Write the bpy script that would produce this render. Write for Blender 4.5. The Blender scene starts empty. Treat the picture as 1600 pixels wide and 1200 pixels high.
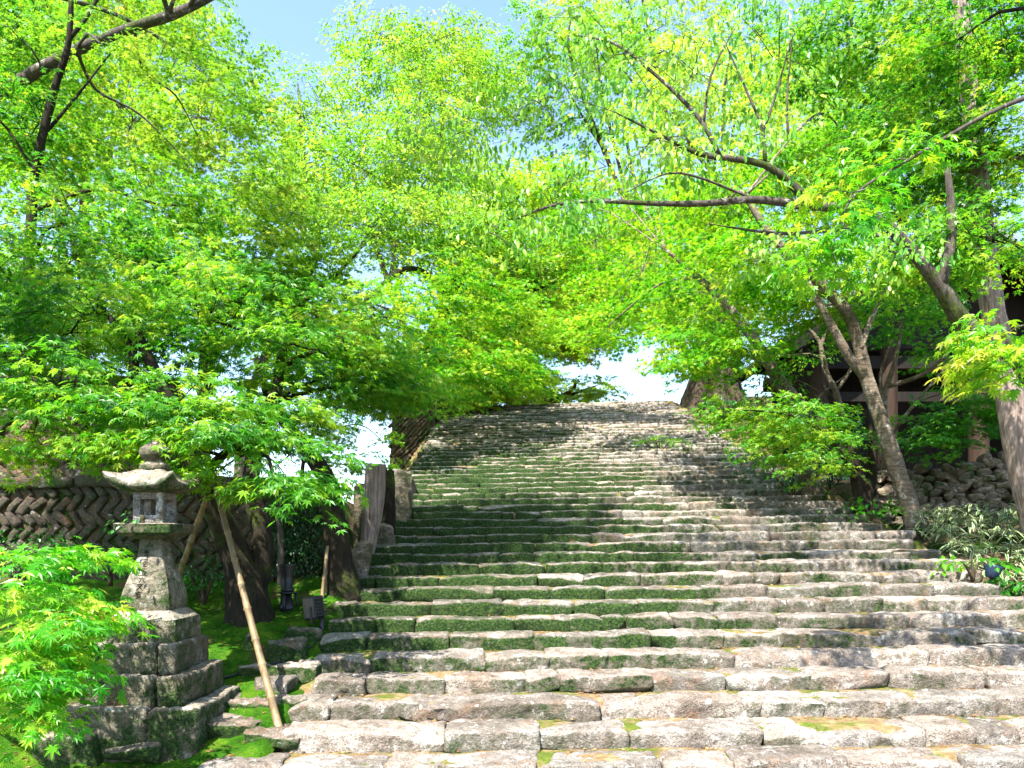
import bpy, math, random
import numpy as np
from mathutils import Vector, Matrix

# ------------------------------------------------------------------ camera, sky, sun, exposure
SC = bpy.context.scene
COL = SC.collection
F_PX, HOR, CAMZ = 1150.0, 850.0, 1.71          # focal length in pixels of the 1600 px wide photograph, horizon row, eye height

cam_d = bpy.data.cameras.new("camera")
cam_d.sensor_width = 36.0
cam_d.lens = F_PX / 1600.0 * 36.0
cam_d.shift_y = (HOR - 600.0) / 1600.0
cam_d.clip_start, cam_d.clip_end = 0.05, 900.0
cam = bpy.data.objects.new("camera", cam_d)
cam.location = (0, 0, CAMZ)
cam.rotation_euler = (math.radians(90), 0, 0)
COL.objects.link(cam)
SC.camera = cam

SUN_DIR = Vector((0.30, 0.60, -1.0)).normalized()     # the way the light travels
elev = math.asin(-SUN_DIR.z)
azim = math.atan2(-SUN_DIR.x, -SUN_DIR.y)             # compass angle of the sun, from +Y towards +X
world = bpy.data.worlds.new("World")
SC.world = world
world.use_nodes = True
wn, wl = world.node_tree.nodes, world.node_tree.links
sky = wn.new("ShaderNodeTexSky")
sky.sky_type = 'NISHITA'
sky.sun_disc = False
sky.sun_elevation = elev
sky.sun_rotation = azim
sky.air_density, sky.dust_density, sky.ozone_density = 1.0, 1.1, 2.5
bg = wn.get("Background") or wn.new("ShaderNodeBackground")
bg.inputs["Strength"].default_value = 0.11
wl.new(sky.outputs[0], bg.inputs["Color"])
sun_d = bpy.data.lights.new("sun", 'SUN')
sun_d.energy, sun_d.angle, sun_d.color = 4.3, math.radians(0.6), (1.0, 0.95, 0.86)
sun = bpy.data.objects.new("sun", sun_d)
sun.rotation_euler = SUN_DIR.to_track_quat('-Z', 'Y').to_euler()
sun.location = (-10, -10, 30)
COL.objects.link(sun)
SC.view_settings.view_transform = 'Standard'
SC.view_settings.look = 'None'
SC.view_settings.exposure = 2.25
SC.view_settings.gamma = 1.0
SC.view_settings.use_curve_mapping = False
SC.cycles.max_bounces = 5
SC.cycles.diffuse_bounces = 3
SC.cycles.glossy_bounces = 2
SC.cycles.transmission_bounces = 3

# ------------------------------------------------------------------ helpers
RNG = np.random.default_rng(11)


def at(x, y, Y):
    """point in the place that the photograph shows at pixel (x, y), Y metres ahead"""
    return Vector(((x - 800.0) * Y / F_PX, Y, CAMZ + (HOR - y) * Y / F_PX))


def link(o, parent=None):
    COL.objects.link(o)
    if parent is not None:
        o.parent = parent
    return o


def tag(o, label=None, cat=None, group=None, kind=None):
    if label: o["label"] = label
    if cat: o["category"] = cat
    if group: o["group"] = group
    if kind: o["kind"] = kind
    return o


def empty(name, loc=(0, 0, 0)):
    o = bpy.data.objects.new(name, None)
    o.location = loc
    o.empty_display_size = 0.2
    return link(o)


def mesh_from(name, verts, faces, mat=None, smooth=True, attrs=None):
    """faces: one int array (n,3) or (n,4), or a list of such arrays"""
    me = bpy.data.meshes.new(name)
    v = np.asarray(verts, dtype=np.float32)
    fl = [np.asarray(f, dtype=np.int32) for f in (faces if isinstance(faces, list) else [faces]) if len(f)]
    loops = np.concatenate([f.ravel() for f in fl])
    sizes = np.concatenate([np.full(len(f), f.shape[1], dtype=np.int32) for f in fl])
    starts = np.concatenate([[0], np.cumsum(sizes)[:-1]]).astype(np.int32)
    me.vertices.add(len(v)); me.vertices.foreach_set("co", v.ravel())
    me.loops.add(len(loops)); me.loops.foreach_set("vertex_index", loops)
    me.polygons.add(len(sizes)); me.polygons.foreach_set("loop_start", starts)
    me.polygons.foreach_set("loop_total", sizes)
    me.polygons.foreach_set("use_smooth", np.full(len(sizes), smooth, dtype=bool))
    for k, a in (attrs or {}).items():
        at_ = me.attributes.new(k, 'FLOAT', 'POINT')
        at_.data.foreach_set("value", np.asarray(a, dtype=np.float32))
    me.update(calc_edges=True)
    me.validate()
    if mat: me.materials.append(mat)
    return me


def obj(name, me, parent=None, loc=None):
    o = bpy.data.objects.new(name, me)
    if loc is not None: o.location = loc
    return link(o, parent)


class Waves:
    """smooth 3-D noise out of random sine waves, vectorised"""
    def __init__(self, seed, freq, n=9):
        r = np.random.default_rng(seed)
        d = r.normal(size=(n, 3)); d /= np.linalg.norm(d, axis=1)[:, None]
        self.k = d * freq * r.uniform(0.6, 1.5, (n, 1)) * 2 * math.pi
        self.p = r.uniform(0, 6.28, n)
        self.n = n

    def __call__(self, p):
        return np.sin(p @ self.k.T + self.p).sum(1) / math.sqrt(self.n)


_grid_cache = {}


def box_grid(nx, ny, nz):
    key = (nx, ny, nz)
    if key in _grid_cache: return _grid_cache[key]
    idx, verts, quads = {}, [], []
    n = (nx, ny, nz)
    def vid(i, j, k):
        if (i, j, k) not in idx:
            idx[(i, j, k)] = len(verts)
            verts.append((2 * i / nx - 1, 2 * j / ny - 1, 2 * k / nz - 1))
        return idx[(i, j, k)]
    for ax in range(3):
        a, b = (ax + 1) % 3, (ax + 2) % 3
        for side in (0, n[ax]):
            for i in range(n[a]):
                for j in range(n[b]):
                    q = []
                    for (di, dj) in ((0, 0), (1, 0), (1, 1), (0, 1)):
                        c = [0, 0, 0]; c[ax] = side; c[a] = i + di; c[b] = j + dj
                        q.append(vid(*c))
                    if side == 0: q.reverse()
                    quads.append(q)
    _grid_cache[key] = (np.array(verts), np.array(quads))
    return _grid_cache[key]


def rock(dims, seed, res=(8, 5, 4), radius=0.05, amp=0.02, chips=4, chip_depth=0.12, freq=1.0):
    """irregular quarried block: rounded box, warped, with flat chips knocked off"""
    r = np.random.default_rng(seed)
    v, q = box_grid(*res)
    h = np.array(dims) / 2
    p = v * h
    rad = min(radius, h.min() * 0.9)
    inner = np.clip(p, -(h - rad), h - rad)
    d = p - inner
    ln = np.linalg.norm(d, axis=1)
    m = ln > 1e-9
    p = p.copy()
    p[m] = inner[m] + d[m] / ln[m][:, None] * rad
    g = freq
    for k, (f, a) in enumerate(((1.3 * g, 1.0), (4.0 * g, 0.75), (11.0 * g, 0.6))):
        for ax in range(3):
            p[:, ax] += Waves(seed * 31 + k * 7 + ax, f)(v * h) * amp * a
    for c in range(chips):
        nrm = r.normal(size=3) * np.array([1.0, 1.0, 0.8]) / (h / h.max())
        nrm /= np.linalg.norm(nrm)
        sup = (p @ nrm).max()
        off = sup - chip_depth * r.uniform(0.2, 1.0) * h.min()
        e = p @ nrm - off
        mm = e > 0
        p[mm] -= np.outer(e[mm], nrm) * 0.9
    return p, q


def smooth_path(pts, rad, step):
    P = [Vector(p) for p in pts]
    R = list(rad) if hasattr(rad, '__len__') else [rad] * len(P)
    if len(R) == 2 and len(P) > 2:
        R = [R[0] + (R[1] - R[0]) * i / (len(P) - 1) for i in range(len(P))]
    out, ro = [], []
    for i in range(len(P) - 1):
        p0, p1, p2, p3 = P[max(0, i - 1)], P[i], P[i + 1], P[min(len(P) - 1, i + 2)]
        n = max(2, int((p2 - p1).length / step))
        for k in range(n):
            t = k / n
            out.append(0.5 * ((2 * p1) + (p2 - p0) * t + (2 * p0 - 5 * p1 + 4 * p2 - p3) * t * t + (3 * p1 - p0 - 3 * p2 + p3) * t ** 3))
            ro.append(R[i] + (R[i + 1] - R[i]) * t)
    out.append(P[-1]); ro.append(R[-1])
    return np.array([tuple(p) for p in out]), np.array(ro)


def tube(pts, rad, sides=8, step=0.2, wob=0.0, seed=0, flute=0.0, nfl=7, smooth=True):
    """tapered tube along a smoothed path, closed at both ends -> verts, [quads, tris]"""
    c, r = smooth_path(pts, rad, step) if smooth else (np.array([tuple(p) for p in pts]), np.array(rad, dtype=float))
    n = len(c)
    t = np.gradient(c, axis=0)
    t /= np.linalg.norm(t, axis=1)[:, None] + 1e-12
    ref = np.array([0.0, 1.0, 0.0]) if abs(t[0][1]) < 0.9 else np.array([1.0, 0, 0])
    U, W = np.zeros_like(c), np.zeros_like(c)
    u = ref
    for i in range(n):
        u = u - t[i] * (u @ t[i]); u /= np.linalg.norm(u) + 1e-12
        U[i] = u; W[i] = np.cross(t[i], u)
    a = np.linspace(0, 2 * math.pi, sides, endpoint=False)
    rr = np.repeat(r[:, None], sides, 1)
    if flute:
        ph = np.random.default_rng(seed).uniform(0, 6.28, 3)
        rr = rr * (1 + flute * (np.sin(nfl * a + ph[0]) + 0.6 * np.sin((nfl + 4) * a + ph[1]))[None, :])
    v = c[:, None, :] + rr[:, :, None] * (np.cos(a)[None, :, None] * U[:, None, :] + np.sin(a)[None, :, None] * W[:, None, :])
    v = v.reshape(-1, 3)
    if wob:
        rad_dir = v - np.repeat(c, sides, 0)
        k = Waves(seed + 5, 1.6)(v) * 0.6 + Waves(seed + 6, 5.0)(v) * 0.4
        v = v + rad_dir * (wob * k)[:, None]
    i = np.arange(n - 1)[:, None] * sides
    j = np.arange(sides)[None, :]
    jn = (j + 1) % sides
    q = np.stack([i + j, i + jn, i + sides + jn, i + sides + j], -1).reshape(-1, 4)
    v = np.vstack([v, c[0], c[-1]])
    b, e = n * sides, n * sides + 1
    jj = np.arange(sides)
    tr = np.vstack([np.stack([np.full(sides, b), (jj + 1) % sides, jj], -1),
                    np.stack([np.full(sides, e), (n - 1) * sides + jj, (n - 1) * sides + (jj + 1) % sides], -1)])
    return v, q, tr


class Soup:
    """collects pieces that end up in one mesh"""
    def __init__(self): self.v, self.q, self.t, self.n, self.at = [], [], [], 0, []
    def add(self, v, q=None, t=None, a=None):
        self.v.append(np.asarray(v))
        if q is not None and len(q): self.q.append(np.asarray(q) + self.n)
        if t is not None and len(t): self.t.append(np.asarray(t) + self.n)
        if a is not None: self.at.append(a)
        self.n += len(v)
    def mesh(self, name, mat, smooth=True, attr=None):
        fs = []
        if self.q: fs.append(np.vstack(self.q))
        if self.t: fs.append(np.vstack(self.t))
        return mesh_from(name, np.vstack(self.v), fs, mat, smooth, {attr: np.concatenate(self.at)} if attr else None)


def box_vq(cx, cy, cz, sx, sy, sz, bev=0.0):
    v, q = box_grid(1, 1, 1)
    if bev:
        v, q = box_grid(3, 3, 3)
        h = np.array([sx, sy, sz]) / 2
        w = v.copy()
        s = np.abs(w) < 0.9
        w = np.where(s, np.sign(w) * (1 - bev / h), w)
        p = w * h
        inner = np.clip(p, -(h - bev), h - bev)
        d = p - inner; ln = np.linalg.norm(d, axis=1); m = ln > 1e-9
        p[m] = inner[m] + d[m] / ln[m][:, None] * bev
        return p + np.array([cx, cy, cz]), q
    return v * np.array([sx, sy, sz]) / 2 + np.array([cx, cy, cz]), q


def rings(sections, square=True, sides=4):
    """loft horizontal outlines: list of (z, outline Nx2) -> verts, quads, tris"""
    n = len(sections[0][1])
    v = np.vstack([np.column_stack([o, np.full(n, z)]) for z, o in sections])
    m = len(sections)
    i = np.arange(m - 1)[:, None] * n; j = np.arange(n)[None, :]; jn = (j + 1) % n
    q = np.stack([i + j, i + jn, i + n + jn, i + n + j], -1).reshape(-1, 4)
    b, e = len(v), len(v) + 1
    v = np.vstack([v, [*sections[0][1].mean(0), sections[0][0]], [*sections[-1][1].mean(0), sections[-1][0]]])
    jj = np.arange(n)
    t = np.vstack([np.stack([np.full(n, b), (jj + 1) % n, jj], -1),
                   np.stack([np.full(n, e), (m - 1) * n + jj, (m - 1) * n + (jj + 1) % n], -1)])
    return v, q, t


# ------------------------------------------------------------------ materials
class NT:
    def __init__(self, name):
        self.m = bpy.data.materials.new(name)
        self.m.use_nodes = True
        self.t = self.m.node_tree
        self.t.nodes.clear()
        self.out = self.t.nodes.new("ShaderNodeOutputMaterial")
        self.geo = None
    def n(self, kind, **kw):
        nd = self.t.nodes.new(kind)
        for k, v in kw.items(): setattr(nd, k, v)
        return nd
    def l(self, a, b): self.t.links.new(a, b)
    def pos(self):
        if not self.geo: self.geo = self.n("ShaderNodeNewGeometry")
        return self.geo.outputs["Position"]
    def noise(self, scale, detail=5, rough=0.55, vec=None, stretch=None, dist=0.0):
        nd = self.n("ShaderNodeTexNoise")
        nd.inputs["Scale"].default_value = scale
        nd.inputs["Detail"].default_value = detail
        nd.inputs["Roughness"].default_value = rough
        nd.inputs["Distortion"].default_value = dist
        v = vec or self.pos()
        if stretch:
            mp = self.n("ShaderNodeVectorMath", operation='MULTIPLY')
            self.l(v, mp.inputs[0]); mp.inputs[1].default_value = stretch
            v = mp.outputs[0]
        self.l(v, nd.inputs["Vector"])
        return nd.outputs["Fac"]
    def ramp(self, fac, stops, interp='LINEAR'):
        nd = self.n("ShaderNodeValToRGB")
        nd.color_ramp.interpolation = interp
        el = nd.color_ramp.elements
        while len(el) < len(stops): el.new(0.5)
        for e, (p, c) in zip(el, stops):
            e.position = p
            e.color = (*c, 1) if hasattr(c, '__len__') else (c, c, c, 1)
        self.l(fac, nd.inputs[0])
        return nd.outputs[0]
    def mix(self, fac, a, b, blend='MIX'):
        nd = self.n("ShaderNodeMix", data_type='RGBA', blend_type=blend)
        for s, v in ((0, fac), (6, a), (7, b)):
            if hasattr(v, 'links'): self.l(v, nd.inputs[s])
            elif hasattr(v, '__len__'): nd.inputs[s].default_value = (*v, 1)
            else: nd.inputs[s].default_value = v
        return nd.outputs[2]
    def math(self, op, a, b=None, clamp=False):
        nd = self.n("ShaderNodeMath", operation=op, use_clamp=clamp)
        for s, v in ((0, a), (1, b)):
            if v is None: continue
            if hasattr(v, 'links'): self.l(v, nd.inputs[s])
            else: nd.inputs[s].default_value = v
        return nd.outputs[0]
    def rng(self, v, a, b, c=0.0, d=1.0, smooth=True):
        nd = self.n("ShaderNodeMapRange", interpolation_type='SMOOTHSTEP' if smooth else 'LINEAR')
        self.l(v, nd.inputs[0])
        for i, x in enumerate((a, b, c, d)): nd.inputs[i + 1].default_value = x
        return nd.outputs[0]
    def xyz(self):
        s = self.n("ShaderNodeSeparateXYZ"); self.l(self.pos(), s.inputs[0])
        return s.outputs
    def objrand(self):
        return self.n("ShaderNodeObjectInfo").outputs["Random"]
    def bump(self, h, strength=0.5, dist=0.02, prev=None):
        b = self.n("ShaderNodeBump")
        b.inputs["Strength"].default_value = strength
        b.inputs["Distance"].default_value = dist
        self.l(h, b.inputs["Height"])
        if prev is not None: self.l(prev, b.inputs["Normal"])
        return b.outputs[0]
    def surf(self, color, rough=0.85, normal=None, spec=0.3, metallic=0.0):
        p = self.n("ShaderNodeBsdfPrincipled")
        if hasattr(color, 'links'): self.l(color, p.inputs["Base Color"])
        else: p.inputs["Base Color"].default_value = (*color, 1)
        if hasattr(rough, 'links'): self.l(rough, p.inputs["Roughness"])
        else: p.inputs["Roughness"].default_value = rough
        p.inputs["Specular IOR Level"].default_value = spec
        p.inputs["Metallic"].default_value = metallic
        if normal is not None: self.l(normal, p.inputs["Normal"])
        self.l(p.outputs[0], self.out.inputs[0])
        return self.m


def moss_colour(T):
    return T.ramp(T.noise(34, 4, 0.7), [(0.30, (0.003, 0.011, 0.0015)), (0.48, (0.012, 0.036, 0.004)), (0.62, (0.040, 0.080, 0.010)), (0.76, (0.13, 0.15, 0.04))])


def stone_mat(name, moss='stairs', tint=(1, 1, 1), lichen=0.5):
    T = NT(name)
    n1 = T.noise(2.2, 4, 0.6)
    n2 = T.noise(13, 5, 0.72)
    n3 = T.noise(62, 3, 0.75)
    base = T.ramp(n1, [(0.3, (0.20, 0.165, 0.14)), (0.5, (0.36, 0.31, 0.28)), (0.7, (0.50, 0.46, 0.43))])
    base = T.mix(0.85, base, T.ramp(n2, [(0.28, (0.18, 0.15, 0.12)), (0.45, (0.72, 0.69, 0.66)), (0.62, (1.0, 0.97, 0.95)), (0.8, (1.25, 1.2, 1.15))]), 'MULTIPLY')
    base = T.mix(0.75, base, T.ramp(n3, [(0.34, 0.22), (0.5, 0.9), (0.66, 1.35)]), 'MULTIPLY')
    r = T.objrand()
    base = T.mix(0.7, base, T.ramp(r, [(0.0, (0.50, 0.49, 0.47)), (0.3, (1.0, 0.91, 0.84)), (0.55, (0.78, 0.82, 0.82)), (0.8, (1.1, 1.02, 0.92)), (1.0, (1.25, 1.2, 1.15))]), 'MULTIPLY')
    base = T.mix(1.0, base, tint, 'MULTIPLY')
    # pale lichen
    li = T.rng(T.noise(7.5, 4, 0.75), 0.60 - 0.05 * lichen, 0.68 - 0.05 * lichen)
    base = T.mix(T.math('MULTIPLY', li, 0.75), base, (0.58, 0.57, 0.52))
    # brown iron and leaf stain
    st = T.rng(T.noise(3.7, 3, 0.6), 0.54, 0.68)
    base = T.mix(T.math('MULTIPLY', st, 0.45), base, (0.17, 0.085, 0.04))
    x, y, z = T.xyz()
    m1 = T.noise(1.15, 3, 0.65)
    m2 = T.noise(9, 4, 0.7)
    v = T.math('ADD', T.math('MULTIPLY', m1, 0.52), T.math('ADD', T.math('MULTIPLY', m2, 0.42), T.math('MULTIPLY', T.noise(28, 3, 0.75), 0.26)))
    if not T.geo: T.pos()
    nz = T.n("ShaderNodeSeparateXYZ"); T.l(T.geo.outputs["Normal"], nz.inputs[0])
    v = T.math('SUBTRACT', v, T.math('MULTIPLY', T.rng(nz.outputs[2], 0.35, 0.85), 0.17))
    v = T.math('ADD', v, T.math('MULTIPLY', T.rng(nz.outputs[2], 0.45, 0.05), 0.04))
    if moss == 'stairs':
        left = T.rng(x, 5.0, -1.6)
        near = T.rng(y, 6.4, 9.2)
        far = T.rng(y, 22.0, 15.0)
        reg = T.math('MULTIPLY', T.math('MULTIPLY', left, near), far)
        v = T.math('ADD', v, T.math('MULTIPLY', reg, 0.15))
        v = T.math('ADD', v, T.math('MULTIPLY', T.rng(y, 6.2, 9.0), 0.04))
        v = T.math('SUBTRACT', v, T.math('MULTIPLY', T.rng(x, 0.5, 4.0), 0.075))
        v = T.math('SUBTRACT', v, T.math('MULTIPLY', T.rng(y, 8.6, 6.6), 0.055))
        lo, hi = 0.63, 0.72
    elif moss == 'heavy':
        lo, hi = 0.50, 0.62
    elif moss == 'clean':
        lo, hi = 0.75, 0.85
    elif moss == 'lantern':
        lo, hi = 0.61, 0.70
    else:
        lo, hi = 0.64, 0.76
    # moss keeps to steep faces, feet wear tops clean; steep faces darkened further
    mf = T.math('MULTIPLY', T.rng(v, lo, hi), T.rng(T.noise(48, 2, 0.6), 0.28, 0.42))
    moss_c = moss_colour(T)
    grime = T.rng(v, lo - 0.12, lo + 0.02)
    base = T.mix(T.math('MULTIPLY', grime, 0.72), base, (0.055, 0.058, 0.03))
    col = T.mix(mf, base, moss_c)
    hgt = T.math('ADD', n2, T.math('MULTIPLY', n3, 0.35))
    b = T.bump(hgt, 1.0, 0.06)
    return T.surf(col, 0.88, b, 0.25)


def soil_mat():
    T = NT("soil")
    n = T.noise(6, 8, 0.7)
    c = T.ramp(n, [(0.3, (0.055, 0.035, 0.02)), (0.55, (0.13, 0.085, 0.05)), (0.75, (0.22, 0.15, 0.095))])
    c = T.mix(T.rng(T.noise(1.5, 5, 0.6), 0.46, 0.6), c, moss_colour(T))
    return T.surf(c, 0.95, T.bump(T.noise(30, 6, 0.7), 0.8, 0.03), 0.1)


def tread_mat():
    T = NT("tread_earth")
    n = T.noise(8, 7, 0.7)
    c = T.ramp(n, [(0.3, (0.07, 0.045, 0.022)), (0.52, (0.19, 0.125, 0.065)), (0.72, (0.33, 0.27, 0.18))])
    moss = T.ramp(T.noise(26, 4, 0.7), [(0.3, (0.03, 0.06, 0.006)), (0.6, (0.085, 0.11, 0.016)), (0.8, (0.17, 0.17, 0.045))])
    c = T.mix(T.rng(T.noise(2.3, 6, 0.7), 0.44, 0.60), c, moss)
    return T.surf(c, 0.95, T.bump(T.noise(40, 5, 0.7), 0.8, 0.02), 0.1)


def moss_mat():
    T = NT("moss")
    a = T.ramp(T.noise(3.0, 7, 0.65), [(0.3, (0.012, 0.048, 0.003)), (0.5, (0.035, 0.115, 0.006)), (0.7, (0.11, 0.20, 0.013))])
    f = T.ramp(T.noise(60, 5, 0.75), [(0.3, 0.35), (0.5, 0.95), (0.7, 1.5)])
    c = T.mix(0.9, a, f, 'MULTIPLY')
    c = T.mix(T.rng(T.noise(1.6, 6, 0.7, dist=0.6), 0.55, 0.66), c, (0.11, 0.07, 0.035))
    b = T.bump(T.noise(9, 4, 0.6), 0.8, 0.08)
    b = T.bump(T.noise(70, 4, 0.7), 1.0, 0.03, b)
    return T.surf(c, 1.0, b, 0.05)


def bark_mat(name, dark, light, moss=0.3, lichen=0.0, vertical=True, fibre=False):
    T = NT(name)
    st = (1, 1, 0.16) if vertical else (0.35, 0.35, 2.6)
    if fibre: st = (1, 1, 0.045)
    n1 = T.noise(16 if not fibre else 26, 7, 0.7, stretch=st)
    n2 = T.noise(3.0, 6, 0.6)
    c = T.ramp(n1, [(0.3, dark), (0.52, tuple((a + b) / 2 for a, b in zip(dark, light))), (0.7, light)])
    c = T.mix(0.6, c, T.ramp(n2, [(0.3, 0.5), (0.6, 1.15)]), 'MULTIPLY')
    if lichen:
        lf = T.rng(T.noise(5.5, 7, 0.75, dist=0.5), 0.62 - 0.14 * lichen, 0.72 - 0.12 * lichen)
        c = T.mix(T.math('MULTIPLY', lf, 0.85), c, (0.42, 0.41, 0.36))
    mf = T.rng(T.noise(1.6, 6, 0.7), 0.66 - 0.3 * moss, 0.80 - 0.3 * moss)
    c = T.mix(T.math('MULTIPLY', mf, 0.9), c, T.ramp(T.noise(30, 3), [(0.3, (0.015, 0.028, 0.005)), (0.7, (0.065, 0.085, 0.014))]))
    b = T.bump(n1, 1.0, 0.035)
    return T.surf(c, 0.92, b, 0.15)


def leaf_mat(name, stops, trans=0.62, gloss=0.5):
    T = NT(name)
    a = T.n("ShaderNodeAttribute"); a.attribute_name = "tint"
    patch = T.noise(0.9, 1, 0.5)
    f = T.math('ADD', T.math('MULTIPLY', a.outputs["Fac"], 0.55), T.math('MULTIPLY', T.rng(patch, 0.3, 0.7, smooth=False), 0.45))
    c = T.ramp(f, stops)
    d = T.n("ShaderNodeBsdfPrincipled")
    T.l(c, d.inputs["Base Color"])
    d.inputs["Roughness"].default_value = 0.38
    d.inputs["Specular IOR Level"].default_value = gloss
    tr = T.n("ShaderNodeBsdfTranslucent")
    tc = T.mix(1.0, c, (1.55, 1.35, 1.1), 'MULTIPLY')
    T.l(tc, tr.inputs["Color"])
    mx = T.n("ShaderNodeMixShader"); mx.inputs[0].default_value = trans
    T.l(d.outputs[0], mx.inputs[1]); T.l(tr.outputs[0], mx.inputs[2])
    T.l(mx.outputs[0], T.out.inputs[0])
    return T.m


def plain_mat(name, col, rough=0.6, metallic=0.0, spec=0.4, var=0.25):
    T = NT(name)
    c = T.mix(var, col, T.ramp(T.noise(18, 5), [(0.3, 0.4), (0.7, 1.4)]), 'MULTIPLY')
    return T.surf(c, rough, T.bump(T.noise(50, 3), 0.1, 0.005), spec, metallic)


def bamboo_mat():
    T = NT("bamboo")
    c = T.ramp(T.noise(14, 6, 0.7, stretch=(1, 1, 0.12)), [(0.3, (0.07, 0.045, 0.022)), (0.55, (0.17, 0.12, 0.06)), (0.75, (0.29, 0.22, 0.12))])
    return T.surf(c, 0.55, T.bump(T.noise(40, 4, stretch=(1, 1, 0.1)), 0.3, 0.006), 0.35)


def wood_mat(name, dark, light):
    T = NT(name)
    c = T.ramp(T.noise(9, 7, 0.65, stretch=(1, 1, 0.08)), [(0.3, dark), (0.7, light)])
    return T.surf(c, 0.8, T.bump(T.noise(25, 5, stretch=(1, 1, 0.08)), 0.4, 0.01), 0.2)


M = {}
M['stone'] = stone_mat("stair_stone", 'stairs', (0.88, 0.92, 0.92))
M['lantern'] = stone_mat("lantern_stone", 'lantern', (0.80, 0.84, 0.76), 0.8)
M['mossrock'] = stone_mat("mossy_rock", 'heavy', (0.9, 0.88, 0.84), 0.4)
M['lightbox'] = stone_mat("skylit_light_box_stone", 'clean', (1.15, 1.3, 1.4), 1.0)  # skylight blue and a lift against the roof's shade put into the tint
M['wall'] = stone_mat("wall_stone", 'wall', (0.27, 0.245, 0.225), 0.0)  # tint darkened to carry the shade this wall lies in
M['wallred'] = stone_mat("upper_wall_stone", 'wall', (0.58, 0.42, 0.35), 0.0)
M['rubble'] = stone_mat("rubble_stone", 'wall', (0.98, 0.92, 0.80), 0.3)
M['soil'] = soil_mat()
M['tread'] = tread_mat()
M['moss'] = moss_mat()
M['bark_dark'] = bark_mat("dark_mossy_bark", (0.008, 0.006, 0.004), (0.030, 0.024, 0.015), 0.5)
M['bark_mottled'] = bark_mat("mottled_bark", (0.06, 0.045, 0.03), (0.24, 0.19, 0.14), 0.45, 0.6, False)
M['bark_grey'] = bark_mat("grey_lichen_bark", (0.03, 0.025, 0.02), (0.115, 0.097, 0.08), 0.55, 0.45)
M['bark_cedar'] = bark_mat("cedar_bark", (0.09, 0.055, 0.04), (0.42, 0.34, 0.29), 0.15, 0.0, True, True)
M['bark_brown'] = bark_mat("brown_bark", (0.02, 0.014, 0.01), (0.085, 0.06, 0.042), 0.4)
M['bamboo'] = bamboo_mat()
M['black'] = plain_mat("black_metal", (0.012, 0.012, 0.014), 0.45)
M['lens'] = plain_mat("lamp_glass", (0.05, 0.055, 0.055), 0.12, 0, 0.6)
M['navy'] = plain_mat("dark_blue_plastic", (0.012, 0.025, 0.06), 0.45)
M['pillar'] = wood_mat("pillar_wood", (0.014, 0.008, 0.005), (0.045, 0.026, 0.016))
M['dark_wood'] = wood_mat("dark_wood", (0.004, 0.003, 0.0025), (0.016, 0.012, 0.009))
M['roof'] = wood_mat("weathered_roof", (0.10, 0.105, 0.095), (0.25, 0.26, 0.23))
M['plaster'] = plain_mat("kerb", (0.3, 0.28, 0.25), 0.9)
M['maple'] = leaf_mat("maple_leaf", [(0.12, (0.014, 0.11, 0.006)), (0.42, (0.065, 0.27, 0.010)), (0.7, (0.20, 0.39, 0.016)), (0.92, (0.38, 0.46, 0.05))])
M['maple_bright'] = leaf_mat("bright_maple_leaf", [(0.15, (0.03, 0.22, 0.006)), (0.45, (0.12, 0.37, 0.010)), (0.7, (0.28, 0.47, 0.015)), (0.92, (0.46, 0.52, 0.06))])
M['maple_near'] = leaf_mat("near_maple_leaf", [(0.15, (0.03, 0.24, 0.008)), (0.5, (0.09, 0.37, 0.012)), (0.72, (0.24, 0.47, 0.02)), (0.9, (0.48, 0.54, 0.09))])  # yellowest stop paints in the sunlit leaf tips
M['maple_deep'] = leaf_mat("deep_maple_leaf", [(0.15, (0.012, 0.11, 0.006)), (0.5, (0.045, 0.24, 0.008)), (0.8, (0.13, 0.36, 0.012)), (0.95, (0.26, 0.42, 0.02))])
M['olive'] = leaf_mat("olive_leaf", [(0.15, (0.07, 0.24, 0.012)), (0.5, (0.17, 0.37, 0.018)), (0.8, (0.30, 0.43, 0.04)), (0.95, (0.42, 0.46, 0.10))], 0.6)
M['cherry'] = leaf_mat("cherry_leaf", [(0.15, (0.05, 0.22, 0.02)), (0.5, (0.15, 0.36, 0.03)), (0.8, (0.28, 0.46, 0.06)), (0.95, (0.42, 0.52, 0.16))], 0.5, 0.4)
M['far'] = leaf_mat("far_leaf", [(0.15, (0.05, 0.22, 0.012)), (0.5, (0.14, 0.36, 0.015)), (0.8, (0.28, 0.46, 0.03)), (0.95, (0.40, 0.50, 0.07))], 0.6)
M['far_yellow'] = leaf_mat("far_yellow_leaf", [(0.15, (0.16, 0.36, 0.02)), (0.5, (0.32, 0.50, 0.03)), (0.9, (0.50, 0.57, 0.09))], 0.6)
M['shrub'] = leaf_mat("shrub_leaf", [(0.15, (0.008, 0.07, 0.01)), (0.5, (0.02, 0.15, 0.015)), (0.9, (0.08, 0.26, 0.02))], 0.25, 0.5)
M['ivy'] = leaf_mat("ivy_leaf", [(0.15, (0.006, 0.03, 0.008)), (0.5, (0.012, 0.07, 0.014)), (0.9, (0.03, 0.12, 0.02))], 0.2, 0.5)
M['dry'] = leaf_mat("fallen_leaf", [(0.1, (0.10, 0.05, 0.02)), (0.5, (0.22, 0.12, 0.05)), (0.9, (0.36, 0.27, 0.12))], 0.2, 0.2)
M['redleaf'] = leaf_mat("red_fallen_leaf", [(0.1, (0.35, 0.02, 0.015)), (0.9, (0.5, 0.05, 0.03))], 0.2, 0.2)


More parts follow.
